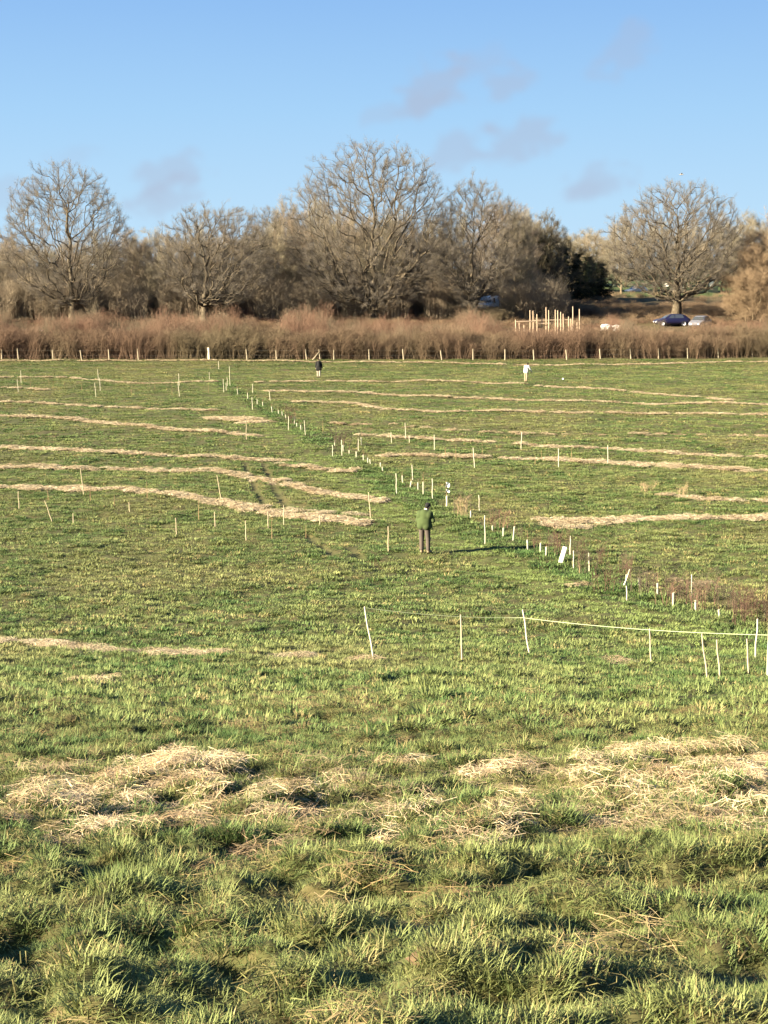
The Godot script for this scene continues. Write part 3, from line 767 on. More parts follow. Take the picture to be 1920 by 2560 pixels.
func make_stakes() -> void:
	var wm := mat(0.85)
	var white := post_mesh(0.020, 0.018, Color(0.40, 0.37, 0.28), wm)
	var pale := post_mesh(0.020, 0.016, Color(0.31, 0.26, 0.175), wm)
	var whip := post_mesh(0.013, 0.006, Color(0.22, 0.15, 0.085), wm, 4)
	var tubes := Geo.new()
	tubes.tube(PackedVector3Array([Vector3(0, -0.05, 0), Vector3(0.004, 0.5, 0), Vector3(0, 1, 0)]), PackedFloat32Array([0.034, 0.032, 0.034]), 10, Color(0.31, 0.305, 0.225))
	tubes.tube(PackedVector3Array([Vector3(0, 1, 0), Vector3(0, 0.7, 0)]), PackedFloat32Array([0.0338, 0.031]), 10, Color(0.42, 0.43, 0.33))
	var tm := mat(0.45, 0.5)
	var tube := tubes.commit(tm)
	var tg := Geo.new()
	var r := seeded(8)
	tg.tube(PackedVector3Array([Vector3(0, 0, 0), Vector3(0.01, 0.5, 0.01), Vector3(-0.01, 1.0, 0.02)]), PackedFloat32Array([0.009, 0.006, 0.003]), 4, Color(0.20, 0.13, 0.08))
	for k in 7:
		var y := rnd(r, 0.5, 0.95)
		var a := rnd(r, 0, TAU)
		tg.stick(Vector3(0, y, 0.01), Vector3(cos(a) * 0.12, y + 0.16, sin(a) * 0.12), 0.004, 0.002, 3, Color(0.20, 0.13, 0.08))
	var sapling := tg.commit(wm)
	var label := ["slim pale stake by the far straw rows under hedge", "thin brown bare whip beside the far straw rows", "short pale tree guard tube in dark green planted strip", "tall pale stake rising from dark green planted strip", "slim pale stake in open grass about the curving straw rows", "thin brown bare whip about the curving straw rows", "slim pale stake among straight straw rows beyond the planted strip", "thin brown bare whip beyond the planted strip"]
	var group := ["far stakes", "far whips", "tree guards in the planted strip", "stakes in the planted strip", "stakes by the curving straw rows", "whips by the curving straw rows", "stakes beyond the strip", "whips beyond the strip"]
	for s in STAKES:
		var k: int = s[4]
		var at := Vector3(s[0], ground_y(s[0], s[1]), s[1])
		var basis := leaning(s[3] + rnd(r, -0.02, 0.02), s[2], rnd(r, 0, TAU), rnd(r, -0.04, 0.04))
		if k == 2:
			var o := thing("tree_guard", at, label[k], "tree guard", group[k])
			part("tube", tube, o).transform = Transform3D(basis, Vector3.ZERO)
			part("sapling", sapling, o).transform = Transform3D(basis.scaled(Vector3(1, 1, 1) * 1.0) * Basis().scaled(Vector3(1, rnd(r, 1.3, 1.9), 1)), Vector3.ZERO)
		else:
			var o := single("bare_whip" if k % 2 == 1 and k != 3 else "stake", [white, whip, tube, white, pale, whip, white, whip][k], at, label[k], "whip" if k % 2 == 1 and k != 3 else "stake", group[k])
			o.basis = basis
	# the line with its posts
	var words := ["white post that holds up the end of the stretched line", "plain pale stake below the line, second post of the row", "leaning white post carrying the middle of the stretched line", "thin pale stake below the line, in sparse dead straw", "leaning pale stake below the line, first of three close together", "leaning pale stake below the line, middle of three close together", "leaning pale stake below the line, last of three close together", "upright white post under the line beside brown saplings", "tall post carrying the far end of the line"]
	var tops := []
	for k in LINE_POSTS.size():
		var q: Array = LINE_POSTS[k]
		var at := Vector3(q[0], ground_y(q[0], q[1]), q[1])
		var o := single("line_post", white if k in [0, 2, 7, 8] else pale, at, words[k], "post", "posts about the stretched line")
		o.basis = leaning(q[3], q[2], k * 1.3)
		tops.append(at + Vector3(q[3], q[2], 0))
	var g := Geo.new()
	var pts := PackedVector3Array()
	var rad := PackedFloat32Array()
	var ends := [tops[0] + Vector3(0.0, -0.015, 0.03), tops[2] + Vector3(0, -0.18, 0.03), tops[8] + Vector3(0, -0.26, 0.03)]
	ends.append(ends[2] + (ends[2] - ends[1]) * 0.6)
	for k in 3:
		for s in 8:
			var t := s / 8.0
			pts.append(ends[k].lerp(ends[k + 1], t) - Vector3(0, 0.07 * 4.0 * t * (1.0 - t), 0)); rad.append(0.0058)
	pts.append(ends[3]); rad.append(0.0058)
	g.tube(pts, rad, 5, Color(0.34, 0.38, 0.23))
	single("fence_line", g.commit(wm), Vector3.ZERO, "pale green line stretched between white posts above the grass", "line")
	# odd pieces in the strip
	var at := Vector3(2.7, ground_y(2.7, -65.35), -65.35)
	var o := thing("tree_guard", at, "tall white tree guard with torn white sheet blowing from its cane", "tree guard")
	part("tube", tube, o).transform = Transform3D(leaning(0, 0.5, 0.3).scaled_local(Vector3(1.5, 1, 1.5)), Vector3.ZERO)
	part("cane", whip, o).transform = Transform3D(leaning(-0.05, 1.15, 0.0), Vector3.ZERO)
	var sh := Geo.new()
	for rr in 2:
		var rings := []
		for a in 5:
			var ring := []
			for b in 7:
				var u := a / 4.0
				var w := b / 6.0
				ring.append(Vector3(-0.06 + w * 0.17 + 0.02 * sin(u * 5.0), (1.05 if rr == 0 else 0.74) - u * (0.20 if rr == 0 else 0.11) + 0.04 * sin(w * 4.0), 0.03 * sin(w * 6.0 + u * 3.0)))
			rings.append(ring)
		sh.loft(rings, Color(0.78, 0.78, 0.74), false)
	part("torn_sheet", sh.commit(tm), o)
	at = Vector3(6.02, ground_y(6.02, -51.63), -51.63)
	var bg := Geo.new()
	bg.box(Vector3(-0.07, -0.04, -0.07), Vector3(0.07, 0.56, 0.07), Color(0.50, 0.49, 0.45), 0.02, Transform3D(Basis(Vector3.BACK, -0.27), Vector3.ZERO))
	single("tree_guard", bg.commit(wm), at, "wide white square tree guard tilted over beside brown sapling", "tree guard")
	at = Vector3(7.2, ground_y(7.2, -44.78), -44.78)
	o = thing("stake", at, "white stake with a crooked stick tied across its top", "stake")
	part("post", white, o).basis = leaning(-0.03, 0.82, 0.2)
	var cg := Geo.new()
	cg.tube(PackedVector3Array([Vector3(-0.10, 0.50, 0.03), Vector3(-0.05, 0.62, 0.03), Vector3(0.0, 0.76, 0.03), Vector3(0.06, 0.98, 0.03)]), PackedFloat32Array([0.022, 0.02, 0.016, 0.009]), 6, Color(0.50, 0.46, 0.34))
	part("stick", cg.commit(wm), o)

func bush_mesh(sd: int, stems: int, twigs: int, spread: float, upright: float, r0: float, m: Material, foot := 0.45) -> ArrayMesh:
	# stems of about unit height fanning from the ground, with side twigs
	var r := seeded(sd)
	var g := Geo.new()
	for k in stems:
		var a := rnd(r, 0, TAU)
		var o := Vector3(cos(a), 0, sin(a))
		var b := o * rnd(r, 0.0, spread * foot)
		var h := rnd(r, 0.55, 1.0)
		var top := b + o * spread * rnd(r, 0.1, 1.0) * (1.0 - upright) + Vector3(rnd(r, -0.06, 0.06), h, rnd(r, -0.06, 0.06))
		var mid := b.lerp(top, 0.5) + Vector3(rnd(r, -0.06, 0.06), 0.06, rnd(r, -0.06, 0.06))
		var t := rnd(r, 0.7, 1.25)
		var col := Color(t, t, t)
		g.tube(PackedVector3Array([b - Vector3(0, 0.05, 0), mid, top]), PackedFloat32Array([r0, r0 * 0.75, r0 * 0.3]), 3, col)
		for q in twigs:
			var s := rnd(r, 0.25, 0.97)
			var p := (b.lerp(mid, s * 2.0) if s < 0.5 else mid.lerp(top, s * 2.0 - 1.0))
			var a2 := rnd(r, 0, TAU)
			var dir := Vector3(cos(a2) * 0.8, rnd(r, 0.2, 1.1), sin(a2) * 0.8).normalized()
			var l := rnd(r, 0.10, 0.30)
			var e := p + dir * l
			g.stick(p, e, r0 * 0.5, r0 * 0.28, 3, col)
			for q2 in 2:
				var a3 := rnd(r, 0, TAU)
				g.stick(p.lerp(e, rnd(r, 0.3, 0.8)), e + Vector3(cos(a3), rnd(r, 0, 0.8), sin(a3)) * l * 0.45, r0 * 0.34, r0 * 0.2, 3, col)
	return g.commit(m)

func make_shrubs() -> void:
	var wm := mat(0.9)
	var kinds := [bush_mesh(61, 13, 5, 0.42, 0.6, 0.009, wm, 1.0), bush_mesh(62, 12, 6, 0.45, 0.55, 0.009, wm, 1.0)]
	var cols := [Color(0.32, 0.24, 0.14), Color(0.115, 0.070, 0.050), Color(0.105, 0.084, 0.058)]
	var meshes := []
	for t in 3:
		var pair := []
		for k in 2: pair.append(kinds[k])
		meshes.append(pair)
	var words := ["dry straw coloured clump of dead stems in the grass", "reddish brown bare sapling clump along the planted strip", "grey brown twiggy bare shrub along the planted strip"]
	for k in SHRUBS.size():
		var s: Array = SHRUBS[k]
		var tm := wm.duplicate()
		tm.albedo_color = (cols[s[4]] as Color).linear_to_srgb()
		var at := Vector3(s[0], ground_y(s[0], s[1]), s[1])
		var o := single("sapling_shrub", kinds[k % 2], at, words[s[4]], "shrub", ["dry clumps", "reddish saplings of the strip", "grey saplings of the strip"][s[4]])
		o.set_surface_override_material(0, tm)
		o.basis = Basis(Vector3.UP, k * 1.7).scaled(Vector3(s[3] * 1.5, s[2] * 1.15, s[3] * 1.5))

# ---------------------------------------------------------------- trees
func spray_mesh(sd: int, m: Material, r0 := 0.0050) -> ArrayMesh:
	var r := seeded(sd)
	var g := Geo.new()
	var axis := PackedVector3Array([Vector3.ZERO])
	var p := Vector3.ZERO
	for k in 4:
		p += Vector3(rnd(r, -0.07, 0.07), 0.25, rnd(r, -0.07, 0.07))
		axis.append(p)
	g.tube(axis, PackedFloat32Array([r0 * 1.7, r0 * 1.5, r0 * 1.2, r0 * 0.9, r0 * 0.5]), 3, Color(1, 1, 1))
	for k in 11:
		var t := rnd(r, 0.1, 3.9)
		var b := axis[int(t)].lerp(axis[int(t) + 1], t - int(t))
		var a := rnd(r, 0, TAU)
		var dir := Vector3(cos(a), rnd(r, 0.45, 1.3), sin(a)).normalized()
		var l := rnd(r, 0.22, 0.52) * (1.15 - t * 0.13)
		var mid := b + dir * l * 0.5 + Vector3(rnd(r, -0.03, 0.03), rnd(r, -0.02, 0.04), rnd(r, -0.03, 0.03))
		var e := b + dir * l + Vector3(0, 0.05, 0)
		g.tube(PackedVector3Array([b, mid, e]), PackedFloat32Array([r0, r0 * 0.8, r0 * 0.4]), 3, Color(1, 1, 1))
		for q in 5:
			var s := rnd(r, 0.15, 1.0)
			var c0 := b.lerp(mid, s * 2.0) if s < 0.5 else mid.lerp(e, s * 2.0 - 1.0)
			var a2 := rnd(r, 0, TAU)
			var d2 := (dir + Vector3(cos(a2), rnd(r, -0.2, 0.9), sin(a2)) * 0.9).normalized()
			g.stick(c0, c0 + d2 * rnd(r, 0.10, 0.24), r0 * 0.62, r0 * 0.42, 3, Color(1, 1, 1))
	return g.commit(m)

func aim(dir: Vector3, roll: float) -> Basis:
	var y := dir.normalized()
	var x := y.cross(Vector3(0.3, 0.1, 0.95) if absf(y.z) < 0.8 else Vector3(1, 0, 0)).normalized()
	var z := x.cross(y)
	return Basis(x, y, z) * Basis(Vector3.UP, roll)

func make_tree(o: Node3D, H: float, R: float, shift: float, cb: float, n: int, trunk_r: float, sprays: int, spray: Array, bark: Material, tone_a: Color, tone_b: Color, sd: int, spray_len := 1.5, fork := 0.0, low := 0.0) -> void:
	# limbs grow to points spread through the crown; radii follow the pipe model
	var r := seeded(sd)
	var pts := []
	var cy := cb + (H - cb) * 0.42
	var lump := FastNoiseLite.new()
	lump.seed = sd
	lump.frequency = 0.9
	while pts.size() < n:
		var d := Vector3(rnd(r, -1, 1), rnd(r, -1, 1), rnd(r, -1, 1))
		var q := d.length()
		if q > 1.0 or q < 0.12: continue
		if r.randf() > 0.15 + 0.85 * q * q: continue
		var dn := d / q
		var k := 0.93 + 0.20 * lump.get_noise_3d(dn.x * 1.9, dn.y * 1.9, dn.z * 1.9)
		var up := (H - cy) if d.y > 0 else (cy - cb)
		var wide := R * (1.0 if d.y > 0 else 1.0 - 0.25 * d.y * d.y)
		pts.append(Vector3(shift + d.x * wide * k, cy + d.y * up * (k if d.y > 0 else 1.0), d.z * wide * k))
	var fy := cb + (cy - cb) * 0.25 if fork <= 0.0 else fork
	var origin := Vector3(0, fy, 0)
	pts.sort_custom(func(a, b): return a.distance_squared_to(origin) < b.distance_squared_to(origin))
	var pos := PackedVector3Array()
	var par := PackedInt32Array()
	var path := PackedFloat32Array()
	var steps := 5
	var sway := Vector3(rnd(r, -0.25, 0.25), 0, rnd(r, -0.25, 0.25))
	for k in steps + 1:
		var t := float(k) / steps
		pos.append(Vector3(0, t * fy, 0) + sway * sin(t * PI) * 0.5)
		par.append(k - 1); path.append(t * fy)
	# a leader up through the crown
	var lead := int((H - fy) * 0.68 / 1.1)
	for k in lead:
		pos.append(Vector3(shift * 0.5 * k / maxf(lead, 1) + rnd(r, -0.25, 0.25), fy + (k + 1) * 1.1, rnd(r, -0.25, 0.25)))
		par.append(pos.size() - 2); path.append(path[pos.size() - 2] + 1.1)
	var joint := int(steps * 0.7)
	for p in pts:
		var best := 1e9
		var at := joint
		for k in range(joint, pos.size()):
			var dd: Vector3 = p - pos[k]
			var l := dd.length()
			if l > best: continue
			var cost := l + 0.42 * path[k]
			if dd.y < -0.35 * l: cost += l * 0.9
			var back := dd.dot(pos[k] - pos[par[k]])
			if back < 0.0: cost += l
			if cost < best: best = cost; at = k
		var a := pos[at]
		var l2: float = p.distance_to(a)
		var seg := maxi(1, int(l2 / 0.9))
		var bow := Vector3(rnd(r, -0.07, 0.07), -0.08 + rnd(r, -0.05, 0.04), rnd(r, -0.07, 0.07)) * l2
		var prev := at
		for k in seg:
			var t := float(k + 1) / seg
			var q: Vector3 = a.lerp(p, t) + bow * sin(t * PI) + Vector3(rnd(r, -1, 1), rnd(r, -1, 1), rnd(r, -1, 1)) * 0.07 * (1.0 if k < seg - 1 else 0.0)
			pos.append(q); par.append(prev); path.append(path[prev] + l2 / seg)
			prev = pos.size() - 1
	var weight := PackedFloat32Array()
	weight.resize(pos.size())
	var kids := PackedInt32Array()
	kids.resize(pos.size())
	for k in range(1, pos.size()): kids[par[k]] += 1
	for k in range(pos.size() - 1, 0, -1):
		if kids[k] == 0: weight[k] += 1.0
		weight[par[k]] += weight[k]
	var tip := trunk_r / pow(maxf(weight[0], 1.0), 0.5)
	var trunk := Geo.new()
	var limb := Geo.new()
	var tp := PackedVector3Array()
	var tr := PackedFloat32Array()
	for k in steps + 1:
		tp.append(pos[k] if k > 0 else Vector3(0, -0.4, 0))
		tr.append(trunk_r * (1.0 if k > 1 else (1.55 if k == 0 else 1.12)) * (1.0 - 0.04 * k))
	trunk.tube(tp, tr, 10, Color(1, 1, 1))
	for k in range(steps + 1, pos.size()):
		var ra := minf(tip * pow(weight[par[k]], 0.5), tip * pow(weight[k], 0.5) * 1.35)
		var rb := tip * pow(weight[k], 0.5) if kids[k] > 0 else tip * 0.6
		var t := rnd(r, 0.85, 1.15)
		limb.stick(pos[par[k]], pos[k], ra, rb, 6 if rb > 0.08 else 4, Color(t, t, t))
	part("trunk", trunk.commit(bark), o)
	part("branches", limb.commit(bark), o)
	# twigs on the outer branches
	var outer := []
	for k in range(steps + 1, pos.size()):
		if weight[k] <= 6.0: outer.append(k)
	var xf := []
	var cols := []
	for k in spray.size():
		xf.append([]); cols.append(PackedColorArray())
	for k in sprays:
		var e: int = outer[r.randi() % outer.size()]
		var dir := (pos[e] - pos[par[e]]).normalized()
		var fan := Vector3(rnd(r, -1, 1), rnd(r, -0.5, 1.0), rnd(r, -1, 1))
		var outward := Vector3(pos[e].x - shift, (pos[e].y - cy) * 0.8, pos[e].z).normalized()
		dir = (dir * 1.0 + fan * 0.6 + outward * 0.4 + Vector3.UP * 0.15).normalized()
		var at := pos[par[e]].lerp(pos[e], r.randf())
		var s := spray_len * rnd(r, 0.65, 1.15)
		var w := r.randi() % spray.size()
		xf[w].append(Transform3D(aim(dir, rnd(r, 0, TAU)).scaled_local(Vector3.ONE * s), at))
		cols[w].append(tone_a.lerp(tone_b, r.randf()))
	for k in spray.size(): many("crown", spray[k], xf[k], cols[k], o)

func wood_label(x: float, z: float, kind: int) -> String:
	var deep := "front" if z > -205.0 else ("middle" if z > -221.0 else "back")
	if kind == 1: return "bare brown tree on far hillside, %s rank, %s" % ["front" if z > -284.0 else "rear", "by the woodland gap" if x / -z < 0.145 else ("behind the lone broad oak" if x / -z < 0.21 else "past the orange willow")]
	var u := x / -z
	var near := "past the tall rounded oak"
	if u > -0.225: near = "about the tall rounded oak"
	if u > -0.16: near = "between rounded oak and squat oak"
	if u > -0.11: near = "between squat oak and tallest oak"
	if u > -0.05: near = "about the tallest oak"
	if u > 0.03: near = "about the slim pale trunk"
	if u > 0.075: near = "by the woodland gap"
	return "bare brown woodland tree of the %s rank %s" % [deep, near]

func bark_mat(col: Color, sd: int) -> StandardMaterial3D:
	var m := mat(0.95)
	m.albedo_color = col.linear_to_srgb()
	var nt := NoiseTexture2D.new()
	var fn := FastNoiseLite.new()
	fn.seed = sd
	fn.frequency = 0.02
	fn.fractal_octaves = 4
	nt.noise = fn
	nt.width = 256
	nt.height = 256
	nt.seamless = true
	var ramp := Gradient.new()
	ramp.set_color(0, Color(0.55, 0.52, 0.48))
	ramp.set_color(1, Color(1, 1, 1))
	nt.color_ramp = ramp
	m.albedo_texture = nt
	m.uv1_triplanar = true
	m.uv1_scale = Vector3(0.8, 0.35, 0.8)
	return m

func make_trees() -> void:
	var tw := mat(0.95)
	var spray := [spray_mesh(71, tw), spray_mesh(72, tw), spray_mesh(73, tw)]
	var bark := bark_mat(Color(0.21, 0.17, 0.115), 3)
	var oak_bark := bark_mat(Color(0.118, 0.098, 0.070), 4)
	var olive := Color(0.205, 0.178, 0.125)
	var brown := Color(0.212, 0.168, 0.120)
	var grey := Color(0.190, 0.166, 0.128)
	var words := ["tall bare oak with a rounded crown and fine grey twigs behind hedge", "squat bare oak with pale twisted limbs reaching sideways", "small bare tree with rounded top deep in the wood", "tallest bare oak with wide fan of limbs", "bare tree with slim straight pale trunk beside parked white van", "broad brown bare tree with dense dome of twigs", "bare tree with dark tangled twigs at the woodland gap", "lone broad bare oak with thick sunlit trunk behind blue car"]
	var called := ["oak_tree", "oak_tree", "bare_tree", "oak_tree", "bare_tree", "bare_tree", "bare_tree", "oak_tree"]
	var set_ := [[2400, 0.46, 4200, 0.85, 3.2], [1800, 0.45, 3600, 0.85, 3.6], [850, 0.28, 1900, 0.8, 4.4], [3400, 0.64, 6400, 0.9, 3.0], [1600, 0.34, 3300, 0.85, 4.4], [1300, 0.32, 3400, 0.95, 2.6], [700, 0.28, 1700, 0.85, 3.0], [2600, 0.6, 4800, 0.85, 3.6]]
	for k in OAKS.size():
		var t: Array = OAKS[k]
		var o := thing(called[k], Vector3(t[0], ground_y(t[0], t[1]) , t[1]), words[k], "tree")
		var s: Array = set_[k]
		var a := olive if k != 5 else brown
		make_tree(o, t[2] * 1.03, t[3] * 1.14, t[4], t[5] * 0.5, s[0], s[1], s[2], spray, oak_bark, Color(0.122, 0.104, 0.078) if k != 5 else Color(0.165, 0.125, 0.09), Color(0.135, 0.118, 0.102) if k != 6 else Color(0.09, 0.08, 0.06), 200 + k, s[3], s[4])
	# the wood behind: a few grown shapes, repeated at many sizes
	var protos := []
	var tones := [[olive, brown], [Color(0.190, 0.164, 0.115), olive], [brown, Color(0.195, 0.150, 0.108)], [grey, olive]]
	for k in 4:
		var o := Node3D.new()
		make_tree(o, 12.0, 3.3, 0.0, 1.2, 190, 0.2, 900, spray, bark, tones[k][0], tones[k][1], 300 + k, 1.35, 1.6)
		protos.append(o)
	var ivy := Node3D.new()
	make_tree(ivy, 12.0, 3.3, 0.0, 0.8, 90, 0.22, 420, spray, bark, Color(0.08, 0.07, 0.045), Color(0.12, 0.10, 0.06), 311, 1.2, 1.6)
	var leaf := tuft_mesh(313, 60, 0.45, 0.10, 0.30, 0.07, 2, mat(0.5, 0.2))
	var xf := []
	var cc := PackedColorArray()
	var r := seeded(9)
	for k in 300:
		var a := rnd(r, 0, TAU)
		var y := rnd(r, 0.3, 9.5)
		var q := rnd(r, 0.2, 2.2) * (1.0 - y / 14.0)
		xf.append(Transform3D(Basis(Vector3.UP, a).rotated(Vector3.RIGHT, rnd(r, -1, 1)), Vector3(cos(a) * q, y, sin(a) * q)))
		cc.append(Color(0.018, 0.026, 0.012).lerp(Color(0.032, 0.038, 0.018), r.randf()))
	many("ivy", leaf, xf, cc, ivy)
	var pale := Node3D.new()
	make_tree(pale, 12.0, 3.3, 0.0, 1.2, 90, 0.2, 420, spray, bark, olive, grey, 312, 1.4, 1.6)
	var willow := Node3D.new()
	var wt := Color(0.205, 0.145, 0.092)
	make_tree(willow, 12.0, 4.0, 0.0, 0.4, 130, 0.16, 900, spray, bark, wt, Color(0.20, 0.145, 0.090), 314, 1.7, 0.6)
	var label := ["bare brown tree in the wood close behind the hedge", "bare brown tree on the far hillside behind lone oak", "dark ivy clad tree in the shady woodland gap", "pale distant bare tree beyond the woodland gap", "bushy orange brown willow at the edge of scrub"]
	var group := ["trees of the wood behind the hedge", "trees on the far hillside", "ivy clad trees in the gap", "distant pale trees", "orange willows"]
	for k in WOOD_TREES.size():
		var t: Array = WOOD_TREES[k]
		var kind: int = t[6]
		var src: Node3D = protos[k % 4]
		if kind == 1: src = protos[[0, 1, 3][k % 3]]
		if kind == 2: src = ivy
		if kind == 3: src = pale
		if kind == 4: src = willow
		var o: Node3D = src.duplicate()
		o.name = numbered(["woodland_tree", "woodland_tree", "ivy_tree", "distant_tree", "willow_tree"][kind])
		add_child(o)
		var wide: float = clampf(t[3] / (4.0 if kind == 4 else 3.3), 0.6, 1.6) * 1.1
		o.transform = Transform3D(Basis(Vector3.UP, k * 2.4).scaled(Vector3(wide, t[2] / 11.6, wide)), Vector3(t[0], ground_y(t[0], t[1]) - 0.1, t[1]))
		var text: String = label[kind]
		if kind < 2: text = wood_label(t[0], t[1], kind)
		tag(o, text, "tree", group[kind])
	for q in protos: q.free()
	ivy.free(); pale.free(); willow.free()

# ---------------------------------------------------------------- hedge, scrub, fence
func make_hedge() -> void:
	var wm := mat(0.95)
	var dense := [bush_mesh(81, 36, 7, 0.42, 0.45, 0.0068, wm, 0.9), bush_mesh(82, 36, 7, 0.38, 0.5, 0.0068, wm, 0.9)]
	var whips := [bush_mesh(83, 24, 4, 0.34, 0.75, 0.0056, wm, 0.95), bush_mesh(84, 22, 5, 0.36, 0.7, 0.0056, wm, 0.95)]
	var r := seeded(33)
	var line := func(x: float) -> float: return -160.9 - clampf(x - 10.0, 0.0, 60.0) * 0.045
	var hedge := thing("hedge", Vector3.ZERO, "long dense olive brown bare twig hedge behind the post fence", "hedge")
	var xf := [[], []]
	var cc := [PackedColorArray(), PackedColorArray()]
	var x := -56.0
	while x < 58.0:
		for row in 4:
			var z: float = line.call(x) - 1.3 - row * 0.75 + rnd(r, -0.25, 0.25)
			var h := rnd(r, 1.7, 2.6) + row * 0.22 + bump_broad.get_noise_2d(x * 0.5, 7.0) * 0.9
			var w := r.randi() % 2
			var xx := x + rnd(r, -0.3, 0.3)
			xf[w].append(Transform3D(Basis(Vector3.UP, rnd(r, 0, TAU)).rotated(Vector3.BACK, rnd(r, -0.35, 0.35)).rotated(Vector3.RIGHT, rnd(r, -0.3, 0.3)) * Basis.from_scale(Vector3(2.1, h, 2.1)), Vector3(xx, ground_y(xx, z), z)))
			var t := clampf(0.5 + bump_broad.get_noise_2d(x * 0.35, 40.0) * 1.2 + rnd(r, -0.3, 0.3), 0.0, 1.0)
			cc[w].append(Color(0.138, 0.108, 0.066).lerp(Color(0.152, 0.098, 0.066), t))
		x += 0.52
	for w in 2: many("twigs", dense[w], xf[w], cc[w], hedge)
	# reddish young scrub climbing behind the hedge
	var scrub := Node3D.new()
	scrub.name = "undergrowth"
	add_child(scrub)
	tag(scrub, "reddish brown thicket of upright young stems behind the hedge", "scrub", "", "stuff")
	xf = [[], []]
	cc = [PackedColorArray(), PackedColorArray()]
	for k in 2100:
		var d := rnd(r, 165.5, 191.0)
		var xx := rnd(r, -58.0, 60.0)
		var top := 1.55 - d * (0.0243 if xx < 12.0 else 0.0285) + rnd(r, -1.2, 0.5) + bump_broad.get_noise_2d(xx * 0.9, 90.0) * 2.0 + (1.1 if r.randf() < 0.09 else 0.0)
		var h := clampf(top - ground_y(xx, -d), 0.6, 4.0)
		if absf(xx - 34.5) < 4.6 and absf(d - 186.0) < 2.4: continue
		if xx > 13.0 and xx < 24.0: h *= 0.62
		elif xx > 24.0 and xx < 41.0: h *= 0.76
		var w := r.randi() % 2
		xf[w].append(Transform3D(Basis(Vector3.UP, rnd(r, 0, TAU)).scaled(Vector3(2.1, h, 2.1)), Vector3(xx, ground_y(xx, -d), -d)))
		cc[w].append(Color(0.158, 0.094, 0.064).lerp(Color(0.118, 0.096, 0.064), clampf(0.25 + rnd(r, -0.4, 0.5) + bump_broad.get_noise_2d(xx * 0.9, d * 0.6) * 1.6, 0.0, 1.0)))
	for w in 2: many("stems", whips[w], xf[w], cc[w], scrub)
	# thick understorey among the trunks of the wood
	var under := Node3D.new()
	under.name = "woodland_undergrowth"
	add_child(under)
	tag(under, "dense brown bare understorey filling the wood between the trunks", "undergrowth", "", "stuff")
	xf = [[], []]
	cc = [PackedColorArray(), PackedColorArray()]
	for k in 850:
		var d := 191.0 + 36.0 * pow(r.randf(), 1.7)
		var xx := rnd(r, -66.0, 22.0)
		if absf(xx - 14.0 * d / 207.0) < 2.6 and d < 211.0: continue
		var h := rnd(r, 2.5, 5.5)
		var w := r.randi() % 2
		xf[w].append(Transform3D(Basis(Vector3.UP, rnd(r, 0, TAU)).scaled(Vector3(3.6, h, 3.6)), Vector3(xx, ground_y(xx, -d), -d)))
		cc[w].append(Color(0.225, 0.188, 0.135).lerp(Color(0.23, 0.18, 0.128), r.randf()))
	for w in 2: many("stems", dense[w], xf[w], cc[w], under)
	# low rough growth on the rise behind
	var rough := Node3D.new()
	rough.name = "rough_grass"
	add_child(rough)
	tag(rough, "rough brown dead grass and bramble on the rise below the oaks", "rough grass", "", "stuff")
	xf = [[], []]
	cc = [PackedColorArray(), PackedColorArray()]
	for k in 3600:
		var d := rnd(r, 183.0, 262.0)
		var xx := rnd(r, -20.0, 68.0)
		if xx > 35.0 and d > 222.0 and r.randf() < 0.85: continue
		if absf(xx - 34.5) < 4.6 and absf(d - 186.0) < 2.2: continue
		var h := rnd(r, 0.4, 0.9)
		var w := r.randi() % 2
		xf[w].append(Transform3D(Basis(Vector3.UP, rnd(r, 0, TAU)).scaled(Vector3(1.9, h, 1.9)), Vector3(xx, ground_y(xx, -d), -d)))
		cc[w].append(Color(0.21, 0.15, 0.092).lerp(Color(0.15, 0.100, 0.064), r.randf()))
	for w in 2: many("stems", whips[w], xf[w], cc[w], rough)
	var words := ["rounded grey brown bare bush on the rise behind the timber posts", "low dark bare bush beside the white sacks", "low brown bare bush in front of the parked white van"]
	for k in BIG_BUSHES.size():
		var t: Array = BIG_BUSHES[k]
		var o := Node3D.new()
		o = thing("bare_bush", Vector3(t[0], ground_y(t[0], t[1]), t[1]), words[k], "bush")
		var bx := []
		var bc := PackedColorArray()
		for j in 26:
			var a := rnd(r, 0, TAU)
			var q := sqrt(r.randf())
			bx.append(Transform3D(Basis(Vector3.UP, a).scaled(Vector3(1.7, t[2] * (1.0 - 0.45 * q * q), 1.7)), Vector3(cos(a) * q * t[3], 0, sin(a) * q * t[3] * 0.8)))
			bc.append((Color(0.20, 0.16, 0.10) if k != 1 else Color(0.13, 0.085, 0.06)) * rnd(r, 0.8, 1.2))
		many("twigs", dense[k % 2], bx, bc, o)
	# the post fence in front
	var pm := mat(0.9)
	var post := Geo.new()
	post.tube(PackedVector3Array([Vector3(0, -0.3, 0), Vector3(0, 0.5, 0), Vector3(0.01, 1.0, 0)]), PackedFloat32Array([0.065, 0.062, 0.058]), 8, Color(0.25, 0.215, 0.15), true)
	var pmesh := post.commit(pm)
	var fat := Geo.new()
	fat.box(Vector3(-0.10, -0.3, -0.10), Vector3(0.10, 1.25, 0.10), Color(0.45, 0.42, 0.34), 0.015)
	var fence := thing("post_fence", Vector3.ZERO, "low wire fence of weathered wooden posts along the hedge foot", "fence")
	var heads := []
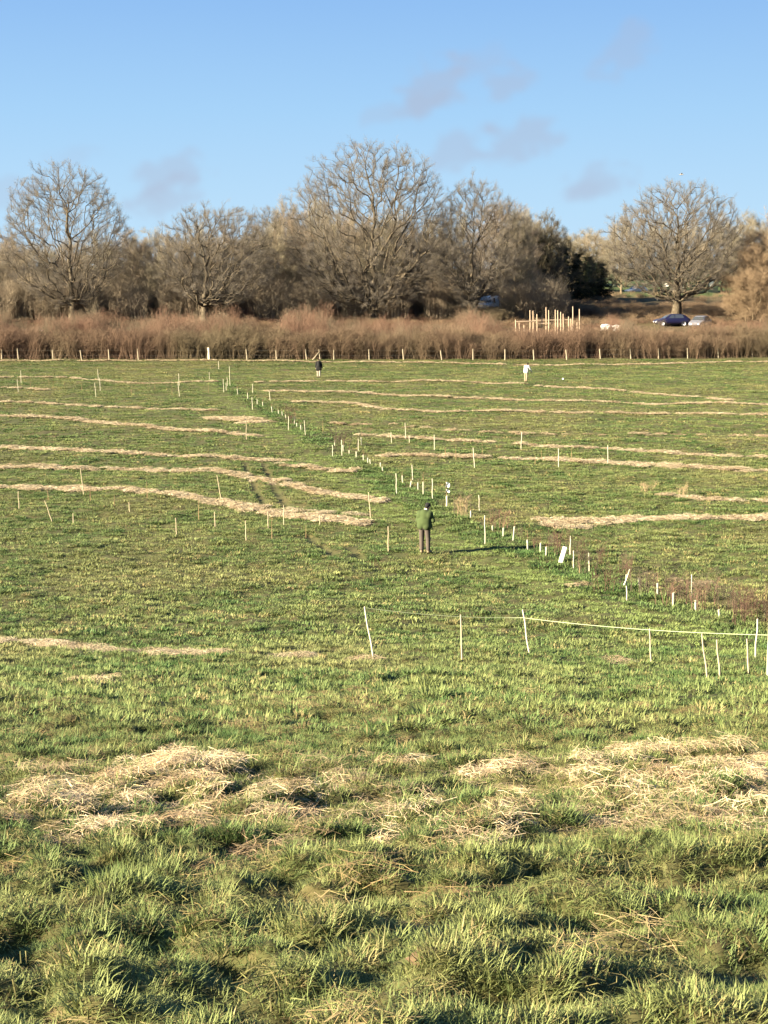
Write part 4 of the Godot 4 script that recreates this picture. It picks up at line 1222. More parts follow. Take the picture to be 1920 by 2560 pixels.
	for k in FENCE_POSTS.size():
		var q: Array = FENCE_POSTS[k]
		var at := Vector3(q[0], ground_y(q[0], q[1]), q[1])
		var big := k == 7
		var p := part("post", fat.commit(pm) if big else pmesh, fence)
		p.transform = Transform3D(leaning(rnd(r, -0.14, 0.02) if not big else -0.03, rnd(r, 1.0, 1.15) if not big else 1.0, rnd(r, 0, 0.4) if big else rnd(r, 0, TAU)), at)
		if big: p.set_meta("label", "thick square pale gate post in the fence")
		if k > 0: heads.append(at)
		if k == 11:
			var bg := Geo.new()
			bg.stick(at + Vector3(-0.85, -0.1, 0.15), at + Vector3(-0.05, 0.85, 0.02), 0.05, 0.05, 8, Color(0.25, 0.215, 0.15), true)
			part("brace", bg.commit(pm), fence).set_meta("label", "slanting brace leaning on a fence post")
	for lv in [0.45, 0.95]:
		var wg := Geo.new()
		var pp := PackedVector3Array()
		var rr := PackedFloat32Array()
		for h in heads:
			pp.append(h + Vector3(0, lv, 0.07)); rr.append(0.003)
		wg.tube(pp, rr, 3, Color(0.25, 0.24, 0.22))
		part("wire", wg.commit(pm), fence)

# ---------------------------------------------------------------- things behind the hedge
func car_body(g: Geo, st: Array, col: Color) -> void:
	# stations [x, bottom, belt, top, half width, roof half width]
	var rings := []
	for s in st:
		var r := []
		var prof := [[-0.55, 0.0], [-0.97, 0.10], [-1.0, 0.5], [-0.985, 1.0]]
		for p in prof: r.append(Vector3(s[0], lerpf(s[1], s[2], p[1]), p[0] * s[4]))
		r.append(Vector3(s[0], lerpf(s[2], s[3], 0.55), -lerpf(s[4], s[5], 0.55)))
		r.append(Vector3(s[0], lerpf(s[2], s[3], 0.92), -s[5]))
		r.append(Vector3(s[0], s[3], -s[5] * 0.75))
		r.append(Vector3(s[0], s[3] + 0.015, 0.0))
		r.append(Vector3(s[0], s[3], s[5] * 0.75))
		r.append(Vector3(s[0], lerpf(s[2], s[3], 0.92), s[5]))
		r.append(Vector3(s[0], lerpf(s[2], s[3], 0.55), lerpf(s[4], s[5], 0.55)))
		prof.reverse()
		for p in prof: r.append(Vector3(s[0], lerpf(s[1], s[2], p[1]), -p[0] * s[4]))
		r.reverse()
		rings.append(r)
	g.loft(rings, col)
	for e in [0, rings.size() - 1]:   # close nose and tail
		var cen := Vector3()
		for q in rings[e]: cen += q
		cen /= rings[e].size()
		var m: int = rings[e].size()
		for q in m:
			var a: Vector3 = rings[e][q]
			var b: Vector3 = rings[e][(q + 1) % m]
			if e == 0: g.quad(cen, a, b, cen, col)
			else: g.quad(cen, b, a, cen, col)

func wheel(o: Node3D, at: Vector3, rad: float, rubber: Material, metal: Material) -> void:
	var tg := Geo.new()
	var rings := []
	var prof := [[rad * 0.66, -0.09], [rad * 0.94, -0.095], [rad, -0.06], [rad, 0.06], [rad * 0.94, 0.095], [rad * 0.66, 0.09]]
	for k in 21:
		var a := TAU * k / 20.0
		var ring := []
		for p in prof: ring.append(Vector3(cos(a) * p[0], sin(a) * p[0], p[1]))
		rings.append(ring)
	tg.loft(rings, Color(0.02, 0.02, 0.02))
	var w := Node3D.new()
	w.name = "wheel"
	o.add_child(w, true)
	w.position = at
	part("tyre", tg.commit(rubber), w)
	var rg := Geo.new()
	for sg in [-1.0, 1.0]:
		var rr := []
		for p in [[rad * 0.67, 0.085], [rad * 0.55, 0.07], [rad * 0.15, 0.05], [0.01, 0.055]]:
			var ring := []
			for k in 16:
				var a: float = TAU * k / 16.0 * -sg
				ring.append(Vector3(cos(a) * p[0], sin(a) * p[0], p[1] * sg))
			rr.append(ring)
		rg.loft(rr, Color(0.45, 0.45, 0.5))
	part("rim", rg.commit(metal), w)

func make_vehicle(called: String, at: Vector3, turn: float, st: Array, col: Color, glass_quads: Array, wheels: Array, label: String, category: String) -> Node3D:
	var o := thing(called, at, label, category)
	o.rotation.y = turn
	var paint := mat(0.35)
	paint.clearcoat_enabled = true
	paint.clearcoat = 0.3
	paint.clearcoat_roughness = 0.1
	var g := Geo.new()
	car_body(g, st, col)
	part("body", g.commit(paint), o)
	var gl := mat(0.06)
	gl.metallic_specular = 0.8
	for q in glass_quads:
		for sg in [-1.0, 1.0]:
			if q[0] == "end" and sg < 0: continue
			var gg := Geo.new()
			if q[0] == "side":
				var v := []
				for p in q[1]: v.append(Vector3(p[0], p[1], p[2] * sg))
				if sg > 0: gg.quad(v[0], v[1], v[2], v[3], Color(0.03, 0.035, 0.04))
				else: gg.quad(v[3], v[2], v[1], v[0], Color(0.03, 0.035, 0.04))
				part("side_window", gg.commit(gl), o)
			else:
				var v := []
				for p in q[1]: v.append(Vector3(p[0], p[1], p[2]))
				gg.quad(v[0], v[1], v[2], v[3], Color(0.04, 0.045, 0.05))
				part("windscreen", gg.commit(gl), o)
	var rubber := mat(0.9)
	var metal := mat(0.35)
	for w in wheels:
		for sg in [-1.0, 1.0]: wheel(o, Vector3(w[0], w[1], w[2] * sg), w[1], rubber, metal)
	var lamp := mat(0.15)
	for sg in [-1.0, 1.0]:
		var lg := Geo.new()
		var x: float = st[0][0]
		lg.box(Vector3(x - 0.03, st[0][2] - 0.16, sg * st[0][4] * 0.75 - 0.12), Vector3(x + 0.05, st[0][2] - 0.02, sg * st[0][4] * 0.75 + 0.12), Color(0.7, 0.7, 0.68), 0.02)
		part("headlight", lg.commit(lamp), o)
	return o

func make_far_things() -> void:
	var wm := mat(0.85)
	# saloon shapes: nose at -x
	var hatch := [[-2.05, 0.42, 0.62, 0.66, 0.62, 0.5], [-1.98, 0.30, 0.66, 0.74, 0.78, 0.66], [-1.5, 0.22, 0.74, 0.86, 0.84, 0.74], [-0.95, 0.2, 0.86, 0.96, 0.86, 0.76], [-0.35, 0.2, 0.92, 1.36, 0.87, 0.62], [0.1, 0.2, 0.93, 1.46, 0.87, 0.63], [0.8, 0.2, 0.94, 1.46, 0.87, 0.63], [1.4, 0.2, 0.95, 1.38, 0.86, 0.60], [1.85, 0.24, 0.96, 1.08, 0.83, 0.62], [2.08, 0.36, 0.80, 0.90, 0.74, 0.60]]
	var gq := [["side", [[-0.62, 0.96, 0.862], [0.12, 0.97, 0.862], [0.12, 1.40, 0.69], [-0.22, 1.36, 0.70]]], ["side", [[0.20, 0.97, 0.862], [1.30, 0.99, 0.858], [1.15, 1.38, 0.68], [0.20, 1.41, 0.69]]],
		["end", [[-1.0, 0.985, -0.68], [-1.0, 0.985, 0.68], [-0.33, 1.385, 0.56], [-0.33, 1.385, -0.56]]]]
	var wh := [[-1.3, 0.31, 0.78], [1.3, 0.31, 0.78]]
	make_vehicle("parked_car", Vector3(34.46, ground_y(34.46, -186.0), -186.0), 0.12, hatch, Color(0.008, 0.008, 0.032), gq, wh, "dark blue parked car below the lone broad oak", "car")
	make_vehicle("parked_car", Vector3(37.7, ground_y(37.7, -185.0) - 0.1, -185.0), 1.05, hatch, Color(0.13, 0.13, 0.15), gq, wh, "grey parked car beside the dark blue car", "car")
	var van := [[-2.2, 0.5, 0.8, 0.9, 0.7, 0.6], [-2.1, 0.35, 0.95, 1.08, 0.88, 0.8], [-1.5, 0.3, 1.08, 1.22, 0.92, 0.84], [-1.0, 0.3, 1.12, 1.95, 0.94, 0.80], [-0.7, 0.3, 1.14, 2.08, 0.94, 0.80], [1.9, 0.3, 1.14, 2.1, 0.94, 0.80], [2.15, 0.35, 1.12, 2.0, 0.92, 0.78]]
	var vq := [["end", [[-1.5, 1.24, -0.76], [-1.5, 1.24, 0.76], [-1.0, 1.93, 0.70], [-1.0, 1.93, -0.70]]], ["side", [[-1.05, 1.2, 0.945], [-0.25, 1.2, 0.945], [-0.25, 1.85, 0.84], [-0.8, 1.85, 0.84]]]]
	make_vehicle("parked_van", Vector3(14.06, ground_y(14.06, -207.0), -207.0), 1.15, van, Color(0.72, 0.72, 0.70), vq, [[-1.4, 0.34, 0.84], [1.4, 0.34, 0.84]], "white parked van under the trees beside slim pale trunk", "van")
	make_vehicle("parked_car", Vector3(44.53, ground_y(44.53, -275.0) - 0.6, -275.0), 0.5, hatch, Color(0.75, 0.75, 0.74), gq, wh, "small distant white car in the shade of woodland edge", "car")
	# timber posts set in the ground, joined by rails
	var frame := thing("timber_frame", Vector3.ZERO, "unfinished timber frame of tall pale upright poles in the scrub", "timber frame")
	for q in FRAME_POSTS:
		var g := Geo.new()
		var y := ground_y(q[0], q[1])
		g.tube(PackedVector3Array([Vector3(q[0], y - 0.3, q[1]), Vector3(q[0] + 0.02, y + q[2] * 0.5, q[1]), Vector3(q[0] - 0.03, y + q[2], q[1])]), PackedFloat32Array([0.075, 0.07, 0.062]), 8, Color(0.30, 0.225, 0.16), true)
		part("pole", g.commit(wm), frame)
	for q in [[Vector3(14.96, -3.12, -175.9), Vector3(17.2, -3.05, -175.9)], [Vector3(17.2, -3.02, -177.5), Vector3(21.3, -2.95, -177.5)], [Vector3(17.4, -3.35, -176.2), Vector3(19.2, -3.3, -176.2)]]:
		var g := Geo.new()
		g.stick(q[0], q[1], 0.05, 0.05, 6, Color(0.28, 0.21, 0.15), true)
		part("rail", g.commit(wm), frame)
	# white sacks, sheets
	var lumps := func(at: Vector3, s: Vector3, sd: int, col: Color, called: String, label: String, cat: String, group: String):
		var g := Geo.new()
		var rings := []
		for a in 10:
			var th := PI * a / 9.0
			var ring := []
			for b in 14:
				var ph := TAU * b / 14.0
				var dir := Vector3(sin(th) * cos(ph), cos(th), sin(th) * sin(ph))
				var k := 1.0 + 0.45 * bump_fine.get_noise_3d(dir.x * 1.2 + sd, dir.y * 1.2, dir.z * 1.2)
				ring.append(Vector3(signf(dir.x) * pow(absf(dir.x), 0.6), signf(dir.y) * pow(absf(dir.y), 0.6), signf(dir.z) * pow(absf(dir.z), 0.6)) * s * k)
			rings.append(ring)
		g.loft(rings, col)
		single(called, g.commit(wm), at + Vector3(0, s.y * 0.85, 0), label, cat, group)
	var sx := func(x: float, z: float, up := 0.0): return Vector3(x, ground_y(x, z) + up, z)
	lumps.call(sx.call(25.7, -180.0, 0.3), Vector3(0.55, 0.42, 0.5), 3, Color(0.50, 0.49, 0.46), "builders_sack", "plump white sack lying in scrub, nearer to the timber poles", "sack", "white sacks")
	lumps.call(sx.call(26.95, -180.2, 0.3), Vector3(0.62, 0.38, 0.5), 9, Color(0.50, 0.485, 0.45), "builders_sack", "flatter white sack lying in scrub, nearer to the blue car", "sack", "white sacks")
	lumps.call(sx.call(28.2, -180.4, 0.3), Vector3(0.55, 0.2, 0.4), 14, Color(0.50, 0.40, 0.34), "builders_sack", "low dull pinkish sack beside the two white sacks", "sack", "white sacks")
	lumps.call(sx.call(-16.99, -168.5, 1.15), Vector3(0.40, 0.24, 0.3), 21, Color(0.78, 0.72, 0.66), "plastic_sheet", "crumpled white sheet caught in the thicket above the hedge", "sheet", "")
	lumps.call(sx.call(16.02, -137.9), Vector3(0.08, 0.08, 0.07), 27, Color(0.80, 0.80, 0.76), "plastic_bag", "small white bag lying on the grass beside the walker in white", "bag", "")
	var pg := Geo.new()
	pg.stick(Vector3(-16.5, -5.03, -163.4), Vector3(-13.9, -5.0, -163.4), 0.06, 0.05, 8, Color(0.42, 0.37, 0.27), true)
	for x in [-16.2, -14.2]: pg.stick(Vector3(x, -6.9, -163.4), Vector3(x, -5.06, -163.4), 0.05, 0.05, 6, Color(0.36, 0.30, 0.21))
	single("wooden_rail", pg.commit(wm), Vector3.ZERO, "weathered wooden rail showing just above the hedge top", "rail")
	# boards and a shed on the far rise
	for q in [[47.5, -262.0, 0.8, 0.5, 1.8, "white square board on a post beside lone oak trunk"], [50.2, -262.0, 0.35, 0.4, 1.4, "tiny pale board on a post past the lone oak trunk"]]:
		var o := thing("sign_board", sx.call(q[0], q[1]), q[5], "board")
		var bg := Geo.new()
		bg.box(Vector3(-q[2] * 0.5, q[4] - q[3], 0.0), Vector3(q[2] * 0.5, q[4], 0.03), Color(0.80, 0.78, 0.68), 0.008)
		part("board", bg.commit(wm), o)
		var lg := Geo.new()
		lg.box(Vector3(-0.05, -0.3, -0.1), Vector3(0.05, q[4] - 0.05, -0.004), Color(0.16, 0.12, 0.08), 0.01)
		part("post", lg.commit(wm), o)
	var shed := thing("garden_shed", sx.call(56.3, -268.0), "small green shed with white panel on the far rise", "shed")
	shed.rotation.y = 0.2
	var sgeo := Geo.new()
	sgeo.box(Vector3(-0.95, -0.3, -0.9), Vector3(0.95, 2.0, 0.9), Color(0.13, 0.16, 0.10), 0.02)
	part("wall", sgeo.commit(wm), shed)
	var rg := Geo.new()
	rg.quad(Vector3(-1.1, 1.95, 1.05), Vector3(1.1, 1.95, 1.05), Vector3(1.1, 2.5, 0.0), Vector3(-1.1, 2.5, 0.0), Color(0.10, 0.09, 0.08))
	rg.quad(Vector3(1.1, 1.95, -1.05), Vector3(-1.1, 1.95, -1.05), Vector3(-1.1, 2.5, 0.0), Vector3(1.1, 2.5, 0.0), Color(0.10, 0.09, 0.08))
	part("roof", rg.commit(wm), shed)
	var wg := Geo.new()
	wg.box(Vector3(-0.8, 1.0, 0.905), Vector3(0.05, 1.9, 0.94), Color(0.80, 0.80, 0.74), 0.01)
	part("panel", wg.commit(wm), shed)
	# a bird over the lone oak
	var bird := thing("bird", Vector3(28.34, 11.47, -150.0), "small bird flying above the lone broad oak", "bird")
	var bb := Geo.new()
	bb.tube(PackedVector3Array([Vector3(-0.22, 0, 0), Vector3(-0.12, 0.01, 0), Vector3(0, 0.02, 0), Vector3(0.12, 0.02, 0), Vector3(0.19, 0.03, 0), Vector3(0.25, 0.025, 0)]), PackedFloat32Array([0.012, 0.04, 0.06, 0.05, 0.032, 0.004]), 8, Color(0.25, 0.24, 0.24))
	var wing := [[0.0, 0.09, 0.02], [0.2, 0.1, 0.16], [0.4, 0.05, 0.14]]
	for sg in [-1.0, 1.0]:
		for k in 2:
			var a: Array = wing[k]
			var b: Array = wing[k + 1]
			bb.quad(Vector3(a[1] - 0.16, a[2], sg * a[0]), Vector3(b[1] - (0.12 if k == 0 else 0.04), b[2], sg * b[0]), Vector3(b[1], b[2], sg * b[0]), Vector3(a[1], a[2], sg * a[0]), Color(0.27, 0.26, 0.26))
	part("body", bb.commit(wm), bird)

# ---------------------------------------------------------------- people
func field_mesh(g: Geo, bones: Array, cell: float, col: Color, k := 0.035) -> void:
	# tapered capsules [a, b, ra, rb] joined by a smooth minimum and meshed as surface nets
	var lo := Vector3.ONE * 1e9
	var hi := -lo
	for b in bones:
		var e: float = maxf(b[2], b[3]) + cell * 2.0 + k
		for p in [b[0], b[1]]:
			lo = lo.min(p - Vector3.ONE * e)
			hi = hi.max(p + Vector3.ONE * e)
	var nx := int((hi.x - lo.x) / cell) + 2
	var ny := int((hi.y - lo.y) / cell) + 2
	var nz := int((hi.z - lo.z) / cell) + 2
	var f := PackedFloat32Array()
	f.resize(nx * ny * nz)
	f.fill(0.25)
	for b in bones:
		var a: Vector3 = b[0]
		var q: Vector3 = b[1]
		var ab := q - a
		var l2 := maxf(ab.length_squared(), 1e-9)
		var e: float = maxf(b[2], b[3]) + cell * 2.0 + k
		var mn := ((a.min(q) - Vector3.ONE * e) - lo) / cell
		var mx := ((a.max(q) + Vector3.ONE * e) - lo) / cell
		for z in range(maxi(0, int(mn.z)), mini(nz, int(mx.z) + 1)):
			for y in range(maxi(0, int(mn.y)), mini(ny, int(mx.y) + 1)):
				for x in range(maxi(0, int(mn.x)), mini(nx, int(mx.x) + 1)):
					var p := lo + Vector3(x, y, z) * cell
					var t := clampf((p - a).dot(ab) / l2, 0.0, 1.0)
					var d: float = p.distance_to(a + ab * t) - lerpf(b[2], b[3], t)
					var at := (z * ny + y) * nx + x
					var h := maxf(k - absf(d - f[at]), 0.0) / k
					f[at] = minf(d, f[at]) - h * h * k * 0.25
	var id := {}
	var start := g.v.size()
	var sx := 1
	var sy := nx
	var sz := nx * ny
	for z in nz - 1:
		for y in ny - 1:
			for x in nx - 1:
				var at := (z * ny + y) * nx + x
				var inside := 0
				var acc := Vector3()
				var cnt := 0
				var c8 := [f[at], f[at + sx], f[at + sy], f[at + sx + sy], f[at + sz], f[at + sx + sz], f[at + sy + sz], f[at + sx + sy + sz]]
				for q in 8:
					if c8[q] < 0.0: inside += 1
				if inside == 0 or inside == 8: continue
				for q in [[0, 1], [2, 3], [4, 5], [6, 7], [0, 2], [1, 3], [4, 6], [5, 7], [0, 4], [1, 5], [2, 6], [3, 7]]:
					var va: float = c8[q[0]]
					var vb: float = c8[q[1]]
					if (va < 0.0) != (vb < 0.0):
						var t := va / (va - vb)
						var pa := Vector3(q[0] & 1, (q[0] >> 1) & 1, q[0] >> 2)
						var pb := Vector3(q[1] & 1, (q[1] >> 1) & 1, q[1] >> 2)
						acc += pa.lerp(pb, t); cnt += 1
				id[at] = g.v.size()
				g.v.append(lo + (Vector3(x, y, z) + acc / cnt) * cell)
				g.n.append(Vector3(c8[1] + c8[3] + c8[5] + c8[7] - c8[0] - c8[2] - c8[4] - c8[6], c8[2] + c8[3] + c8[6] + c8[7] - c8[0] - c8[1] - c8[4] - c8[5], c8[4] + c8[5] + c8[6] + c8[7] - c8[0] - c8[1] - c8[2] - c8[3]).normalized())
				g.c.append(col)
	for at in id:
		var x: int = at % nx
		var y: int = (at / nx) % ny
		var z: int = at / (nx * ny)
		for ax in 3:
			var st: int = [sx, sy, sz][ax]
			var u: int = [sy, sz, sx][ax]
			var w: int = [sz, sx, sy][ax]
			if [y, z, x][ax] == 0 or [z, x, y][ax] == 0: continue
			var s0 := f[at] < 0.0
			if s0 == (f[at + st] < 0.0): continue
			if not (id.has(at - u) and id.has(at - w) and id.has(at - u - w)): continue
			var a: int = id[at]
			var b: int = id[at - u]
			var c2: int = id[at - u - w]
			var d2: int = id[at - w]
			if s0: g.i.append_array([a, c2, b, a, d2, c2])
			else: g.i.append_array([a, b, c2, a, c2, d2])

func hand_bones(wrist: Vector3, dir: Vector3, nrm: Vector3, sg: float, curl: float) -> Array:
	var d := dir.normalized()
	var side := d.cross(nrm).normalized() * sg
	var out := [[wrist, wrist + d * 0.035, 0.024, 0.027]]
	for k in 4:
		var o := side * (0.030 - 0.020 * k)
		var base := wrist + d * 0.085 + o
		out.append([wrist + d * 0.02 + o * 0.6, base, 0.016, 0.012])
		var l: float = [0.040, 0.046, 0.043, 0.033][k]
		var dd := d
		var p := base
		for j in 3:
			dd = (dd * cos(curl) + nrm * sin(curl)).normalized()
			var e: Vector3 = p + dd * l * [1.0, 0.65, 0.5][j]
			out.append([p, e, 0.0095 - 0.001 * j, 0.0088 - 0.001 * j])
			p = e
	var t0 := wrist + d * 0.03 + side * 0.028
	var t1 := t0 + (d * 0.6 + side * 0.75 + nrm * 0.3).normalized() * 0.04
	out.append([t0 - side * 0.01, t1, 0.014, 0.011])
	out.append([t1, t1 + (d * 0.8 + side * 0.25 + nrm * 0.4).normalized() * 0.03, 0.011, 0.009])
	return out

func make_person(at: Vector3, turn: float, J: Dictionary, cols: Dictionary, label: String) -> Node3D:
	# joints J in metres, facing -z; the figure stands with its soles at y = 0
	var o := thing("person", at, label, "person")
	o.rotation.y = turn
	var skin := mat(0.6)
	skin.subsurf_scatter_enabled = true
	skin.subsurf_scatter_strength = 0.1
	var cloth := mat(0.95)
	var g := Geo.new()
	var B := []
	for s in ["l", "r"]:
		B.append([J["hip_" + s], J["knee_" + s], 0.075, 0.052])
		B.append([J["knee_" + s], J["ankle_" + s], 0.052, 0.035])
		B.append([J["ankle_" + s], J["toe_" + s], 0.035, 0.028])
		B.append([J["shoulder_" + s], J["elbow_" + s], 0.046, 0.036])
		B.append([J["elbow_" + s], J["wrist_" + s], 0.036, 0.024])
		B.append([J["neck"], J["shoulder_" + s], 0.05, 0.05])
		B.append([J["pelvis"], J["hip_" + s], 0.10, 0.085])
	B.append([J["pelvis"], J["waist"], 0.125, 0.115])
	B.append([J["waist"], J["chest"], 0.115, 0.135])
	B.append([J["chest"], J["neck"], 0.12, 0.056])
	B.append([J["neck"], J["skull"], 0.054, 0.05])
	field_mesh(g, B, 0.02, cols.skin)
	# head
	var face: Vector3 = J["face"]
	var up: Vector3 = (J["skull"] - J["neck"]).normalized()
	var f: Vector3 = (face - up * face.dot(up)).normalized()
	var sd := f.cross(up).normalized()
	var s0: Vector3 = J["skull"]
	field_mesh(g, [[s0 + up * 0.045 - f * 0.02, s0 + up * 0.045 + f * 0.02, 0.085, 0.078], [s0 + f * 0.03 + up * 0.0, s0 + f * 0.045 - up * 0.075, 0.066, 0.042], [s0 + f * 0.088 + up * 0.03, s0 + f * 0.108 - up * 0.008, 0.010, 0.014],
		[s0 + sd * 0.078 + up * 0.025, s0 + sd * 0.080 - up * 0.012, 0.014, 0.009], [s0 - sd * 0.078 + up * 0.025, s0 - sd * 0.080 - up * 0.012, 0.014, 0.009], [s0 + f * 0.075 - up * 0.047 - sd * 0.018, s0 + f * 0.075 - up * 0.047 + sd * 0.018, 0.011, 0.011]], 0.009, cols.skin, 0.02)
	for s in ["l", "r"]:
		var wd: Vector3 = (J["wrist_" + s] - J["elbow_" + s]).normalized()
		var nn: Vector3 = J["palm_" + s]
		nn = (nn - wd * nn.dot(wd)).normalized()
		field_mesh(g, hand_bones(J["wrist_" + s], wd, nn, 1.0 if s == "l" else -1.0, J.get("curl", 0.35)), 0.005, cols.skin, 0.008)
	part("body", g.commit(skin), o)
	for sg in [-1.0, 1.0]:
		var eg := Geo.new()
		var c0: Vector3 = s0 + f * 0.088 + up * 0.035 + sd * 0.031 * sg
		eg.tube(PackedVector3Array([c0 - f * 0.004, c0 + f * 0.004, c0 + f * 0.007]), PackedFloat32Array([0.011, 0.009, 0.003]), 8, Color(0.05, 0.04, 0.03), true)
		part("eye", eg.commit(skin), o)
	# hair or hat
	var hg := Geo.new()
	field_mesh(hg, [[s0 + up * 0.062 - f * 0.032, s0 + up * 0.068 + f * 0.012, 0.094, 0.086], [s0 + up * 0.03 - f * 0.05, s0 - up * (0.02 if not cols.has("hair_low") else 0.06) - f * 0.05, 0.078, 0.062]], 0.011, cols.hair, 0.02)
	part("hat" if cols.has("hat") else "hair", hg.commit(cloth), o)
	# trousers, boots, coat
	var tg := Geo.new()
	B = [[J["pelvis"], J["waist"], 0.15, 0.14]]
	for s in ["l", "r"]:
		B.append([J["pelvis"], J["hip_" + s], 0.13, 0.115])
		B.append([J["hip_" + s], J["knee_" + s], 0.108, 0.082])
		B.append([J["knee_" + s], J["ankle_" + s] + (J["knee_" + s] - J["ankle_" + s]) * 0.12, 0.082, 0.07])
	field_mesh(tg, B, 0.018, cols.trousers, 0.03)
	part("trousers", tg.commit(cloth), o)
	for s in ["l", "r"]:
		var bg := Geo.new()
		field_mesh(bg, [[J["ankle_" + s] + (J["knee_" + s] - J["ankle_" + s]) * 0.35, J["ankle_" + s], 0.055, 0.05], [J["ankle_" + s] - Vector3(0, 0.03, 0), J["toe_" + s], 0.052, 0.045]], 0.014, cols.boots, 0.02)
		part("boot", bg.commit(cloth), o)
	var cg := Geo.new()
	B = []
	for q in J["coat"]: B.append(q)
	for s in ["l", "r"]:
		B.append([J["neck"] - Vector3(0, 0.05, 0), J["shoulder_" + s], 0.085, 0.088])
		B.append([J["shoulder_" + s], J["elbow_" + s], 0.085, 0.068])
		B.append([J["elbow_" + s], J["wrist_" + s] - (J["wrist_" + s] - J["elbow_" + s]) * 0.06, 0.068, 0.052])
	field_mesh(cg, B, 0.018, cols.coat, 0.03)
	part(cols.get("coat_name", "jacket"), cg.commit(cloth), o)
	if cols.has("collar"):
		var kg := Geo.new()
		var nk: Vector3 = J["neck"] + up * 0.02
		var rings := []
		for a in 3:
			var ring := []
			for b in 16:
				var ph := TAU * b / 16.0
				ring.append(nk + up * (a * 0.022 - 0.01) + (sd * cos(ph) + f * sin(ph)) * (0.082 - a * 0.006))
			rings.append(ring)
		kg.loft(rings, cols.collar)
		part("collar", kg.commit(cloth), o)
	return o

